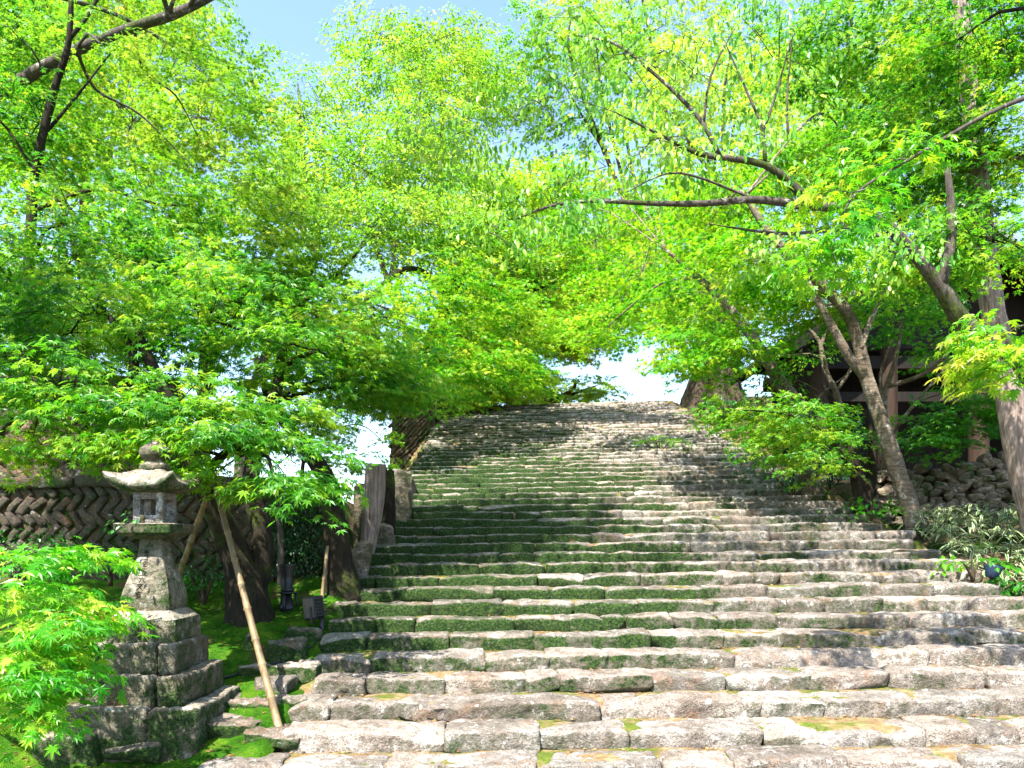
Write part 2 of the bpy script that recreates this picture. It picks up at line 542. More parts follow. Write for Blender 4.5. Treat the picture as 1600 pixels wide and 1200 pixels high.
def sasa_mat():
    T = NT("bamboo_grass_leaf")
    a = T.n("ShaderNodeAttribute"); a.attribute_name = "tint"
    e = T.n("ShaderNodeAttribute"); e.attribute_name = "edge"
    g = T.ramp(a.outputs["Fac"], [(0.1, (0.012, 0.10, 0.008)), (0.6, (0.04, 0.20, 0.012)), (0.95, (0.16, 0.27, 0.03))])
    c = T.mix(T.rng(e.outputs["Fac"], 0.50, 0.62), g, (0.62, 0.60, 0.42))
    d = T.n("ShaderNodeBsdfPrincipled"); T.l(c, d.inputs["Base Color"])
    d.inputs["Roughness"].default_value = 0.5
    tr = T.n("ShaderNodeBsdfTranslucent"); T.l(c, tr.inputs["Color"])
    mx = T.n("ShaderNodeMixShader"); mx.inputs[0].default_value = 0.25
    T.l(d.outputs[0], mx.inputs[1]); T.l(tr.outputs[0], mx.inputs[2]); T.l(mx.outputs[0], T.out.inputs[0])
    return T.m


M['sasa'] = sasa_mat()

# ------------------------------------------------------------------ setting: terrain
RISE, TREAD, D0, TOPK = 0.145, 0.463, 6.25, 50
SL = RISE / TREAD


def tilt(Y): return 0.010 + 0.024 * np.clip((Y - 12) / 17.0, 0, 1)
def step_y(k): return D0 + TREAD * k
def left_edge(k): return -2.05 - 0.014 * k
def right_edge(k): return 6.75 - 0.035 * min(max(k, 0), 18)
def sstep(a, b, x):
    t = np.clip((x - a) / (b - a), 0, 1)
    return t * t * (3 - 2 * t)


def ground_z(X, Y):
    X = np.asarray(X, float); Y = np.asarray(Y, float)
    line = np.clip(SL * (Y - D0), -0.55, TOPK * RISE)
    mid = line - 0.32
    moss = np.clip(SL * (Y - 6.45), -0.20, 1.5) + 0.03 * np.sin(X * 3.1 + Y * 2.0)
    left = np.where(Y < 10.72, moss, 2.45)
    up = (X > -3.95) & (Y > 24.1)
    left = np.where(up, np.maximum(6.1, mid), left)
    r = np.clip(X - 6.5, 0, 5)
    rlow = np.clip(SL * (Y - 6.45), -0.3, 2.1) + 0.10 * r
    rhigh = 3.15 + (TOPK * RISE - 3.15) * sstep(23.5, 27.5, Y)
    yw = 13.95 - 0.28 * np.clip(X - 6.4, 0, 4)
    rterr = np.where(Y < yw, rlow, rhigh)
    near = sstep(7.6, 6.4, X)
    right = rterr * (1 - near) + np.where(Y < yw, rlow, line - 0.02) * near
    z = np.where(X < -2.75, left, np.where(X > 6.6, right, mid))
    return z


xs = np.concatenate([[-220, -140, -90, -60, -40, -28, -20, -15], np.arange(-12, 16.01, 0.28), [18, 22, 28, 40, 60, 90, 140, 220]])
ys = np.concatenate([[-60, -30, -15, -8, -4, -1], np.arange(1, 32.01, 0.28), [34, 38, 44, 54, 70, 100, 150, 240, 400]])
GX, GY = np.meshgrid(xs, ys)
GZ = ground_z(GX.ravel(), GY.ravel())
gp = np.column_stack([GX.ravel(), GY.ravel(), GZ])
gp[:, 2] += 0.03 * Waves(3, 0.5)(gp) - 0.03
nx_, ny_ = len(xs), len(ys)
ii, jj = np.meshgrid(np.arange(ny_ - 1), np.arange(nx_ - 1), indexing='ij')
a_ = (ii * nx_ + jj).ravel()
ground = obj("ground", mesh_from("ground", gp, np.stack([a_, a_ + 1, a_ + nx_ + 1, a_ + nx_], -1), M['soil']))
tag(ground, "brown forest soil under the trees", kind="structure")

# moss bank on the left, laid over the soil
mx_ = np.arange(-9.5, -1.95, 0.06); my_ = np.arange(4.2, 10.2, 0.06)
A, B = np.meshgrid(mx_, my_)
P = np.column_stack([A.ravel(), B.ravel(), np.zeros(A.size)])
zz = np.clip(SL * (P[:, 1] - 6.45), -0.20, 1.5)
zz = zz + 0.05 + 0.05 * Waves(21, 0.45)(P) + 0.02 * Waves(22, 1.7)(P) + 0.008 * Waves(23, 6)(P)
zz += 0.14 * np.exp(-((P[:, 0] + 3.1) ** 2 + (P[:, 1] - 8.7) ** 2) / 0.5)
zz += 0.10 * np.exp(-((P[:, 0] + 2.3) ** 2 + (P[:, 1] - 9.6) ** 2) / 0.35)
edge = left_edge((P[:, 1] - D0) / TREAD) - 0.5 * (P[:, 1] < 5.95) - 0.4 * (P[:, 1] < 5.5)
zz -= 0.45 * sstep(-0.02, 0.22, P[:, 0] - edge)
P[:, 2] = zz
n1_, n2_ = len(mx_), len(my_)
ii, jj = np.meshgrid(np.arange(n2_ - 1), np.arange(n1_ - 1), indexing='ij')
a_ = (ii * n1_ + jj).ravel()
tag(obj("moss_bank", mesh_from("moss_bank", P, np.stack([a_, a_ + 1, a_ + n1_ + 1, a_ + n1_], -1), M['moss'])),
    "green moss covered bank left of the stairs", kind="structure")
_mk = {(round(float(p[0]) / 0.06), round(float(p[1]) / 0.06)): float(p[2]) for p in P}


def moss_z(X, Y):
    i = int(np.clip(round((X + 9.5) / 0.06), 0, n1_ - 1)); j = int(np.clip(round((Y - 4.2) / 0.06), 0, n2_ - 1))
    return float(P[j * n1_ + i, 2])


# ------------------------------------------------------------------ the stone staircase
stairs = empty("stone_staircase", (2.2, D0, 0))
tag(stairs, "wide flight of rough moss-grown stone steps climbing between the trees", "staircase")
SOFF = np.array([2.2, D0, 0.0])


def child_mesh(name, v, q, mat, parent, off, t=None, smooth=True):
    me = mesh_from(name, np.asarray(v), [q] if t is None else [q, t], mat, smooth)
    o = bpy.data.objects.new(name, me)
    return o


# earth bed between the stones
bed = Soup()
bx = np.linspace(-2.95, 7.0, 60)
rows = []
for k in range(-4, TOPK):
    zt = RISE * (k + 1) - 0.022
    for (yy, z) in ((step_y(k) + 0.10, zt - RISE), (step_y(k) + 0.11, zt), (step_y(k) + 0.30, zt), (step_y(k) + TREAD * 1.0, zt)):
        rows.append((yy, z))
rows += [(step_y(TOPK) + 0.12, TOPK * RISE - 0.03), (step_y(TOPK) + 3, TOPK * RISE - 0.03)]
V = np.array([[x, y, z] for (y, z) in rows for x in bx])
V[:, 2] += tilt(V[:, 1]) * (V[:, 0] - 2) + 0.012 * Waves(41, 1.3)(V)
V[:, 1] += 0.02 * Waves(42, 0.8)(V)
ov = np.maximum(left_edge((V[:, 1] - D0) / TREAD) + 0.1 - V[:, 0], V[:, 0] - 6.3)
V[:, 2] -= 0.5 * sstep(0.0, 0.5, ov)
nb = len(bx)
ii, jj = np.meshgrid(np.arange(len(rows) - 1), np.arange(nb - 1), indexing='ij')
a_ = (ii * nb + jj).ravel()
bo = obj("earth_bed", mesh_from("earth_bed", V - SOFF, np.stack([a_, a_ + 1, a_ + nb + 1, a_ + nb], -1), M['tread']), stairs)

cand = []
rs = np.random.default_rng(77)
for k in range(-3, TOPK):
    y0 = step_y(k)
    x = left_edge(k) + rs.uniform(-0.10, 0.10) - (0.0 if k >= 0 else (0.46 if k == -1 else 0.8))
    xe = right_edge(k) + rs.uniform(-0.22, 0.22)
    while x < xe - 0.12:
        L = float(np.clip(rs.lognormal(-0.30, 0.48), 0.28, 2.0))
        if k > 14: L *= 0.82
        if x + L > xe - 0.25: L = xe - x
        cand.append((k, x, L, y0))
        x += L + rs.uniform(-0.03, 0.006)
# how large each one shows: projected length x riser height
def shows(c):
    k, x, L, y0 = c
    xl, xr = 800 + F_PX * x / y0, 800 + F_PX * (x + L) / y0
    vis = max(0, min(1600, xr) - max(0, xl))
    yb = HOR + F_PX * (CAMZ - RISE * (k + 1)) / y0
    return vis * (F_PX * RISE / y0) if yb < 1215 else 0
order = sorted(range(len(cand)), key=lambda i: -shows(cand[i]))
single = set(order[:298])
rest = Soup()
for i, (k, x, L, y0) in enumerate(cand):
    near = y0 < 8.2
    hz = RISE + 0.07
    dy = rs.uniform(0.38, 0.455)
    fr = rs.normal(0, 0.013)
    dz = rs.normal(0, 0.008)
    if near: res = (max(8, int(L / 0.036)), 10, 8)
    elif i in single: res = (max(6, int(L / 0.07)), 6, 5)
    else: res = (max(4, int(L / 0.13)), 3, 3)
    v, q = rock((L, dy, hz), 1000 + i, res, rs.uniform(0.018, 0.04), 0.0095, 10 if near else 6, 0.52)
    zc = RISE * (k + 1) + dz - hz / 2 + tilt(y0) * (x + L / 2 - 2)
    c = np.array([x + L / 2, y0 + dy / 2 + fr, zc])
    v[:, 2] += tilt(y0) * v[:, 0]
    ang = rs.normal(0, 0.018)
    ca, sa = math.cos(ang), math.sin(ang)
    v[:, :2] = v[:, :2] @ np.array([[ca, sa], [-sa, ca]])
    if i in single:
        obj("stone", mesh_from("stone", v, q, M['stone']), stairs, Vector(c - SOFF))
    else:
        rest.add(v + c - SOFF, q)
ro = obj("far_stones", rest.mesh("far_stones", M['stone']), stairs)
ro["kind"] = "stuff"

# ------------------------------------------------------------------ retaining walls on the left
def herringbone_wall(name, label, x0, x1, Y, z0, z1, mat, seed, course=0.30, pitch=0.185, cap=None, thick=0.5, one_way=False):
    w = empty(name, ((x0 + x1) / 2, Y, z0))
    tag(w, label, "wall")
    off = np.array([(x0 + x1) / 2, Y, z0])
    v, q = box_vq((x0 + x1) / 2, Y + 0.035 + thick / 2, (z0 + z1) / 2, x1 - x0, thick, z1 - z0)
    obj("backing", mesh_from("backing", v - off, q, M['soil'], False), w)
    r = np.random.default_rng(seed)
    var = []
    for i in range(8):
        vv, qq = rock((course * 1.36, 0.22, pitch * 0.80), seed * 100 + i, (5, 3, 3), 0.012, 0.010, 4, 0.35)
        var.append(mesh_from("stone", vv, qq, mat))
    row = 0
    z = z0
    while z < z1 - course * 0.4:
        sgn = -1 if one_way else (1 if row % 2 == 0 else -1)
        x = x0 + 0.05
        while x < x1 - 0.02:
            o = obj("stone", var[int(r.integers(8))], w,
                    Vector((x - off[0] + r.normal(0, 0.008), 0.10 + r.normal(0, 0.007), z + course / 2 - z0 + r.normal(0, 0.008))))
            o.rotation_euler = (r.normal(0, 0.03), sgn * math.radians(45 + r.normal(0, 6)) + (math.pi if r.random() < 0.5 else 0), r.normal(0, 0.05))
            s = r.uniform(0.92, 1.08)
            o.scale = (s * r.uniform(0.85, 1.05), 1, s * r.uniform(0.85, 1.05))
            x += pitch * 1.32 * r.uniform(0.95, 1.05)
        z += course * 0.93
        row += 1
    if cap:
        x = x0
        i = 0
        while x < x1 - 0.05:
            L = min(r.uniform(0.7, 1.3), x1 - x)
            vv, qq = rock((L, 0.55, cap), seed * 300 + i, (max(5, int(L / .12)), 4, 3), 0.03, 0.014, 4, 0.35)
            obj("cap_stone", mesh_from("cap_stone", vv, qq, mat), w, Vector((x + L / 2 - off[0], 0.20, z1 + cap / 2 - z0 + 0.01)))
            x += L + 0.012
            i += 1
    return w


zA1 = at(0, 764, 10.2).z
herringbone_wall("retaining_wall", "dark lower wall of slanting herringbone stones behind the stone lantern",
                 -7.3, -2.62, 10.2, 0.75, zA1, M['wall'], 5, course=0.215, pitch=0.128, cap=0.15)
herringbone_wall("retaining_wall", "brown upper wall of slanting stones above the ledge, among the maple leaves",
                 -7.8, -4.95, 10.62, zA1 + 0.15, at(0, 600, 10.6).z, M['wallred'], 6, course=0.24, pitch=0.145, cap=0.12)
herringbone_wall("retaining_wall", "red-brown slanting stone wall beside the upper left end of the stairs",
                 at(612, 700, 24).x, at(672, 700, 24).x, 24.0, 3.6, at(0, 612, 24).z, M['wallred'], 8, course=0.34, pitch=0.115, thick=1.5, one_way=True)

# ------------------------------------------------------------------ rubble wall on the right
def rubble_wall(name, label, pa, pb, ztop_a, ztop_b, zbot_a, zbot_b, seed, size=0.21):
    w = empty(name)
    tag(w, label, "wall")
    off = np.array([pa[0], pa[1], zbot_a]); w.location = Vector(off)
    d = np.array([pb[0] - pa[0], pb[1] - pa[1]]); L = float(np.linalg.norm(d)); d /= L
    nrm = np.array([d[1], -d[0]])          # towards the camera
    r = np.random.default_rng(seed)
    var = []
    for i in range(10):
        vv, qq = rock((size * r.uniform(1.1, 1.7), 0.26, size * r.uniform(0.75, 1.05)), seed * 77 + i, (5, 4, 4), 0.03, 0.018, 9, 0.6)
        var.append(mesh_from("stone", vv, qq, M['rubble']))
    m = 14
    pts = []
    for i in range(m + 1):
        u = i / m
        b = np.array([pa[0], pa[1]]) + d * L * u - nrm * 0.14
        zb, zt = zbot_a + (zbot_b - zbot_a) * u - 0.4, ztop_a + (ztop_b - ztop_a) * u - 0.05
        e = b - nrm * 0.6
        pts += [[b[0], b[1], zb], [b[0] - nrm[0] * .1, b[1] - nrm[1] * .1, zt], [e[0], e[1], zt], [e[0], e[1], zb]]
    q = [[i * 4 + a, i * 4 + 4 + a, i * 4 + 4 + (a + 1) % 4, i * 4 + (a + 1) % 4] for i in range(m) for a in range(4)]
    q += [[0, 1, 2, 3], [m * 4 + 3, m * 4 + 2, m * 4 + 1, m * 4]]
    obj("backing", mesh_from("backing", np.array(pts) - off, np.array(q), M['soil'], False), w)
    h = max(ztop_a - zbot_a, ztop_b - zbot_b)
    z = 0.0
    row = 0
    while z < h:
        x = r.uniform(0, size)
        while x < L:
            u = x / L
            zb, zt = zbot_a + (zbot_b - zbot_a) * u, ztop_a + (ztop_b - ztop_a) * u
            zz = zb + z + r.normal(0, 0.03)
            if zz < zt:
                lean = 0.10 * (zz - zb)
                p2 = np.array([pa[0], pa[1]]) + d * x - nrm * lean
                o = obj("stone", var[int(r.integers(10))], w, Vector((p2[0] - off[0], p2[1] - off[1] + r.normal(0, 0.025), zz - off[2])))
                o.rotation_euler = (r.normal(0, 0.2), r.normal(0, 0.35), math.atan2(d[1], d[0]) + r.normal(0, 0.2))
                s = r.uniform(0.7, 1.2); o.scale = (s, 1, s)
            x += size * r.uniform(0.95, 1.5)
        z += size * 0.72
        row += 1
    return w


pa, pb = at(1362, 750, 13.4), at(1640, 700, 12.6)
rubble_wall("rubble_wall", "low dry wall of rounded grey-brown rubble stones right of the stairs",
            (pa.x, pa.y), (pb.x, pb.y), at(0, 742, 13.4).z, at(0, 700, 12.6).z, at(0, 806, 13.4).z - 0.1, at(0, 822, 12.6).z - 0.1, 14, 0.155)

# ------------------------------------------------------------------ stone lantern
LC = np.array([-3.2, 6.6, 0.0])
lan = empty("stone_lantern", (LC[0], LC[1], -0.2))
tag(lan, "tall mossy stone lantern on a stepped block base left of the stairs", "lantern")
LO = np.array([LC[0], LC[1], -0.2])


def sq(h, ch=0.0, cx=0.0, cy=0.0, hy=None):
    hy = hy or h
    if ch <= 0: return np.array([[-h, -hy], [h, -hy], [h, hy], [-h, hy]]) + [cx, cy]
    return np.array([[-h + ch, -hy], [h - ch, -hy], [h, -hy + ch], [h, hy - ch], [h - ch, hy], [-h + ch, hy], [-h, hy - ch], [-h, -hy + ch]]) + [cx, cy]


def block(name, x0, x1, y0, y1, z0, z1, seed, amp=0.008, rad=0.014, chips=5):
    v, q = rock((x1 - x0, y1 - y0, z1 - z0), seed, (max(6, int((x1 - x0) / .05)), max(6, int((y1 - y0) / .05)), max(4, int((z1 - z0) / .04))), rad, amp * .7, chips, 0.22)
    return obj(name, mesh_from(name, v, q, M['lantern']), lan, Vector(((x0 + x1) / 2 - LO[0], (y0 + y1) / 2 - LO[1], (z0 + z1) / 2 - LO[2])))


def tier(x0, x1, y0, y1, z0, z1, joint, seed, amp=0.008):
    block("base_block", x0, joint - 0.005, y0, y1, z0, z1, seed, amp)
    block("base_block", joint + 0.005, x1, y0, y1, z0, z1 - 0.004, seed + 1, amp)


tier(-3.74, -2.62, 6.10, 7.12, -0.28, 0.35, -3.03, 501, 0.014)
tier(-3.64, -2.755, 6.18, 7.04, 0.335, 0.60, -3.01, 511, 0.011)
tier(-3.56, -2.87, 6.26, 6.96, 0.588, 0.865, -3.02, 521, 0.008)
# rounded, chamfered plinth stone
v, q, t = rings([(0.855, sq(.298, .04)), (1.01, sq(.30, .04)), (1.055, sq(.292, .05)), (1.115, sq(.235, .05)), (1.13, sq(.22, .045))])
obj("plinth", mesh_from("plinth", v + [LC[0], LC[1], 0] - LO, [q, t], M['lantern'], False), lan)
# flared shaft
sec = []
for z, h in ((1.12, .205), (1.16, .212), (1.24, .212), (1.31, .196), (1.40, .168), (1.50, .138), (1.60, .114), (1.69, .101), (1.765, .098)):
    sec.append((z, sq(h, 0.022)))
v, q, t = rings(sec)
v = v + 0.004 * Waves(9, 4)(v)[:, None]
shaft_o = obj("shaft", mesh_from("shaft", v + [LC[0], LC[1], 0] - LO, [q, t], M['lantern'], False), lan)
# platform that carries the light box
v, q, t = rings([(1.755, sq(.115, .01)), (1.765, sq(.15, .012)), (1.80, sq(.225, .012)), (1.81, sq(.245, .012)), (1.885, sq(.25, .012)), (1.892, sq(.24, .012))])
obj("platform", mesh_from("platform", v + [LC[0], LC[1], 0] - LO, [q, t], M['lantern'], False), lan)
# light box: four corner posts, sill and lintel round open windows
fb = Soup()
h, zb, zt = 0.133, 1.888, 2.18
for sx in (-1, 1):
    for sy in (-1, 1):
        fb.add(*box_vq(LC[0] + sx * (h - .033), LC[1] + sy * (h - .033), (zb + zt) / 2, .066, .066, zt - zb, .006))
for (a, b) in ((zb, zb + .075), (zt - .075, zt)):
    for sy in (-1, 1): fb.add(*box_vq(LC[0], LC[1] + sy * (h - .036), (a + b) / 2, 2 * h - .12, .058, b - a))
    for sx in (-1, 1): fb.add(*box_vq(LC[0] + sx * (h - .036), LC[1], (a + b) / 2, .058, 2 * h - .12, b - a))
obj("light_box", mesh_from("light_box", np.vstack(fb.v) - LO, np.vstack(fb.q), M['lightbox'], False), lan)
# roof with upswept corners
def roof_out(h, up, n=9):
    pts = []
    for s in range(4):
        for i in range(n - 1):
            u = -1 + 2 * i / (n - 1)
            p = np.array([u * h, -h])
            a = s * math.pi / 2
            pts.append((p[0] * math.cos(a) - p[1] * math.sin(a), p[0] * math.sin(a) + p[1] * math.cos(a), up * abs(u) ** 3))
    return np.array(pts)
secs = [(2.165, .15, 0), (2.18, .24, .03), (2.20, .295, .10), (2.23, .30, .11), (2.27, .25, .07), (2.305, .19, .03), (2.345, .14, .01), (2.37, .11, 0)]
RV = np.vstack([roof_out(h, u) + [0, 0, z] for z, h, u in secs])
n = 32
i = np.arange(len(secs) - 1)[:, None] * n; j = np.arange(n)[None, :]; jn = (j + 1) % n
q = np.stack([i + j, i + jn, i + n + jn, i + n + j], -1).reshape(-1, 4)
RV = np.vstack([RV, [0, 0, 2.165], [0, 0, 2.37]])
jj = np.arange(n)
t = np.vstack([np.stack([np.full(n, len(RV) - 2), (jj + 1) % n, jj], -1), np.stack([np.full(n, len(RV) - 1), (len(secs) - 1) * n + jj, (len(secs) - 1) * n + (jj + 1) % n], -1)])
RV = RV + 0.006 * Waves(19, 3)(RV)[:, None]
rf = obj("roof", mesh_from("roof", RV + [LC[0], LC[1], 0] - LO, [q, t], M['lantern'], True), lan)
# finial: neck and jewel
a = np.linspace(0, 2 * math.pi, 16, endpoint=False)
def circ(r): return np.column_stack([np.cos(a) * r, np.sin(a) * r])
v, q, t = rings([(z, circ(r)) for z, r in ((2.36, .125), (2.40, .13), (2.425, .115), (2.44, .075), (2.46, .07), (2.475, .10), (2.50, .128), (2.535, .135), (2.57, .115), (2.60, .075), (2.63, .035), (2.655, .012))])
v = v + 0.006 * Waves(29, 5)(v)[:, None]
obj("finial", mesh_from("finial", v + [LC[0], LC[1], 0] - LO, [q, t], M['lantern']), lan)
# worn inscription cut down the front of the shaft
ins = Soup()
def stroke(x0, z0, x1, z1, w=.006):
    # lies on the flared front face of the shaft
    zs = [1.12, 1.16, 1.24, 1.31, 1.40, 1.50, 1.60, 1.69, 1.765]; hs = [.205, .212, .212, .196, .168, .138, .114, .101, .098]
    f = lambda z: LC[1] - float(np.interp(z, zs, hs)) - 0.003
    dx, dz = x1 - x0, z1 - z0; L = math.hypot(dx, dz); px_, pz_ = -dz / L * w / 2, dx / L * w / 2
    pts = [(x0 + px_, z0 + pz_), (x1 + px_ * .5, z1 + pz_ * .5), (x1 - px_ * .5, z1 - pz_ * .5), (x0 - px_, z0 - pz_)]
    vv = np.array([[LC[0] + x, f(z), z] for x, z in pts] + [[LC[0] + x, f(z) + .004, z] for x, z in pts])
    ins.add(vv, np.array([[0, 1, 2, 3], [7, 6, 5, 4], [0, 4, 5, 1], [1, 5, 6, 2], [2, 6, 7, 3], [3, 7, 4, 0]]))
def glyph(cx, cz, s, strokes):
    for (a0, b0, a1, b1) in strokes: stroke(cx + a0 * s, cz + b0 * s, cx + a1 * s, cz + b1 * s, .0065)
glyph(-.022, 1.625, .028, [(-.9, .4, .9, .4), (0, 1, 0, -.6), (-.7, -.6, .7, -.6), (-.4, 1, -.4, .2), (.45, 1, .45, .2)])
glyph(-.025, 1.565, .026, [(-.8, .3, .9, .3), (-.6, -.5, .7, -.5)])
glyph(-.026, 1.515, .028, [(-.7, .7, .7, .7), (-.5, 0, .5, 0), (-1.0, -.8, 1.0, -.8)])
glyph(-.028, 1.455, .028, [(0, 1, 0, .5), (-.7, .5, .7, .5), (-.35, .2, -.2, -.5), (.35, .2, .2, -.5), (-1.1, -.7, 1.1, -.7)])
glyph(-.034, 1.395, .028, [(0, 1, 0, .6), (-.9, .45, .9, .45), (-.3, .1, -.8, -.8), (.3, .1, .85, -.8)])
glyph(-.042, 1.335, .030, [(-.9, .8, .9, .8), (.6, .8, -.8, -.9), (-.6, .4, .9, -.9)])
glyph(-.048, 1.265, .032, [(-.9, .7, .9, .7), (.1, 1, -.9, -.2), (-.3, .2, -.3, -.9), (-.3, .2, .6, .2), (.6, .2, .6, -.9), (-.3, -.2, .6, -.2), (-.3, -.55, .6, -.55)])
obj("inscription", mesh_from("inscription", np.vstack(ins.v) - LO, np.vstack(ins.q), M['bark_dark'], False), shaft_o)

# ------------------------------------------------------------------ foliage
def tmpl(lobes, width=0.13, droop=0.16, kite=True):
    v, f = [(0, 0, 0)], []
    for ang, L in lobes:
        a = math.radians(ang)
        c, s = math.cos(a), math.sin(a)
        def p(r, w, z): return (r * c - w * s, r * s + w * c, z)
        b = len(v)
        if kite:
            v += [p(.42 * L, width * L ** .5, .02), p(L, 0, -droop * L), p(.42 * L, -width * L ** .5, .02)]
            f += [(0, b + 2, b + 1), (0, b + 1, b)]
        else:
            v += [p(.08, width, 0), p(L, 0, -droop * L), p(.08, -width, 0)]
            f += [(b + 2, b + 1, b)]
    return np.array(v), np.array(f)


MAPLE7 = tmpl([(0, 1), (40, .9), (-40, .9), (80, .68), (-80, .68), (122, .4), (-122, .4)])
MAPLE5 = tmpl([(0, 1), (48, .88), (-48, .88), (98, .6), (-98, .6)], .15)
MAPLE5S = tmpl([(0, 1), (48, .88), (-48, .88), (98, .62), (-98, .62)], .21, .16, False)
OVAL = (np.array([(0, 0, 0), (.28, .22, .03), (.28, -.22, .03), (.62, .20, -.02), (.62, -.20, -.02), (1, 0, -.16), (.3, 0, -.02), (.62, 0, -.07)]),
        np.array([(0, 6, 1), (0, 2, 6), (6, 7, 3), (6, 3, 1), (6, 4, 7), (6, 2, 4), (7, 5, 3), (7, 4, 5)]))
OVALS = (np.array([(0, 0, 0), (.45, .27, .02), (.45, -.27, .02), (1, 0, -.14)]), np.array([(0, 2, 3), (0, 3, 1)]))


def leaves(tm, pos, az, pitch, roll, size, tint):
    """place leaf template copies -> verts, tris, tint"""
    V, F = tm
    N = len(pos)
    t = np.column_stack([np.cos(az) * np.cos(pitch), np.sin(az) * np.cos(pitch), -np.sin(pitch)])
    b0 = np.column_stack([-np.sin(az), np.cos(az), np.zeros(N)])
    n0 = np.cross(t, b0)
    b = b0 * np.cos(roll)[:, None] + n0 * np.sin(roll)[:, None]
    n = np.cross(t, b)
    P = pos[:, None, :] + size[:, None, None] * (V[None, :, 0:1] * t[:, None, :] + V[None, :, 1:2] * b[:, None, :] + V[None, :, 2:3] * n[:, None, :])
    Fi = (np.arange(N)[:, None, None] * len(V) + F[None]).reshape(-1, 3)
    return P.reshape(-1, 3), Fi, np.repeat(tint, len(V))


def blob_points(r, c, rad, n, layer):
    d = r.normal(size=(n, 3)); d /= np.linalg.norm(d, axis=1)[:, None]
    p = d * (r.uniform(0, 1, n) ** 0.42)[:, None] * rad
    if layer:
        p[:, 2] = np.round(p[:, 2] / layer) * layer + r.normal(0, layer * 0.16, n)
    return p + c


def tree(name, label, limbs, blobs, leaf, bark, tm=MAPLE5S, size=0.075, per=16, spray=0.55, layer=0.34, seed=1, cat="tree", group=None,
         droop=1.0, sides=12, wob=0.10, twigs=True, hang=0.0, flute=0.0, aim=None):
    """limbs: first is the trunk, each (points, radii); blobs: (x, y, Y, rx_px, ry_px, depth_m, sprays)"""
    r = np.random.default_rng(seed)
    base = Vector(limbs[0][0][0])
    root = empty(name, tuple(base))
    tag(root, label, cat, group)
    off = np.array(base)
    skel, srad = [], []
    for i, (pts, rad) in enumerate(limbs):
        v, q, t = tube(pts, rad, sides if i == 0 else max(7, sides - 3), 0.14, wob, seed + i, flute if i == 0 else 0)
        obj("trunk" if i == 0 else "branch", mesh_from("trunk" if i == 0 else "branch", v - off, [q, t], bark), root)
        c, rr = smooth_path(pts, rad, 0.3)
        skel.append(c); srad.append(rr)
    skel = np.vstack(skel); srad = np.concatenate(srad)
    crown, tw = Soup(), Soup()
    for bi, (x, y, Y, rx, ry, dm, ns) in enumerate(blobs):
        c = np.array(at(x, y, Y))
        rad = np.array([rx * Y / F_PX, dm, ry * Y / F_PX])
        dd = np.linalg.norm((skel - c) * [1, 1, 1.3], axis=1) + np.clip(skel[:, 2] - c[2], 0, 9) * 0.8
        k = int(np.argmin(dd)); s = skel[k]
        # a branch out to the clump
        reach = np.linalg.norm(c - s)
        mid = (s + c) / 2 + np.array([0, 0, 0.12 * reach]) + r.normal(0, 0.06 * reach, 3)
        br = float(min(srad[k] * 0.55, 0.016 + 0.011 * reach))
        end = c + (c - s) / (reach + 1e-6) * rad * 0.5
        path = [s, mid, c, end]
        v, q, t = tube([Vector(p) for p in path], [br, br * .75, br * .5, br * .2], 6, 0.25, 0.1, seed + bi)
        tw.add(v, q, t)
        bc, _ = smooth_path([Vector(p) for p in path], 0.01, 0.15)
        pc = blob_points(r, c, rad, ns, layer)
        out = pc - (s * 0.5 + c * 0.5)
        th = np.arctan2(out[:, 1], out[:, 0]) + r.normal(0, 0.75, ns)
        L = spray * r.uniform(0.7, 1.25, ns)
        if twigs:
            for m in range(0, ns, 5):
                e = pc[m]
                kk = int(np.argmin(np.linalg.norm(bc[1:] - e, axis=1))) + 1
                b0 = bc[kk]; ln = np.linalg.norm(e - b0)
                rr = 0.004 + 0.004 * ln
                mm = (b0 + e) / 2 + np.array([0, 0, .08 * ln]) + r.normal(0, .05 * ln, 3)
                tip = e + np.array([math.cos(th[m]), math.sin(th[m]), -0.25 * droop]) * L[m] * .8
                v, q, t = tube([b0, mm, e, tip], [rr, rr * .8, rr * .55, .0018], 4, 1.0, smooth=False)
                tw.add(v, q, t)
        u = r.uniform(0.02, 1, (ns, per)); w = r.uniform(-1, 1, (ns, per))
        fwd = u * L[:, None]; lat = w * 0.46 * L[:, None] * (1 - 0.5 * u)
        dr = -0.26 * droop * u ** 2 * L[:, None] - hang * np.abs(r.normal(0, 1, u.shape)) + r.normal(0, 0.03, u.shape)
        cs, sn = np.cos(th)[:, None], np.sin(th)[:, None]
        pos = np.stack([pc[:, 0:1] + fwd * cs - lat * sn, pc[:, 1:2] + fwd * sn + lat * cs, pc[:, 2:3] + dr], -1).reshape(-1, 3)
        az = (th[:, None] + w * 1.0 + r.normal(0, .4, u.shape)).ravel()
        pit = (0.25 + 0.45 * u * droop + r.normal(0, .28, u.shape)).ravel()
        if hang: pit += 0.5 + r.normal(0, .35, pit.shape)
        roll = r.normal(0, 0.35, pit.shape)
        sz = size * r.uniform(0.55, 1.3, pit.shape)
        ti = np.clip(r.normal(0.48, 0.2, pit.shape) + np.repeat(r.normal(0, 0.2, ns), per), 0, 1)
        v, f, a = leaves(tm, pos, az, pit, roll, sz, ti)
        crown.add(v, None, f, a)
    obj("crown", mesh_from("crown", np.vstack(crown.v) - off, [np.vstack(crown.t)], leaf, False, {"tint": np.concatenate(crown.at)}), root)
    if tw.n:
        obj("twigs", mesh_from("twigs", np.vstack(tw.v) - off, [np.vstack(tw.q), np.vstack(tw.t)], bark), root)["kind"] = "stuff"
    return root


def px_path(pts, Y=None):
    return [at(p[0], p[1], p[2] if len(p) > 2 else Y) for p in pts]


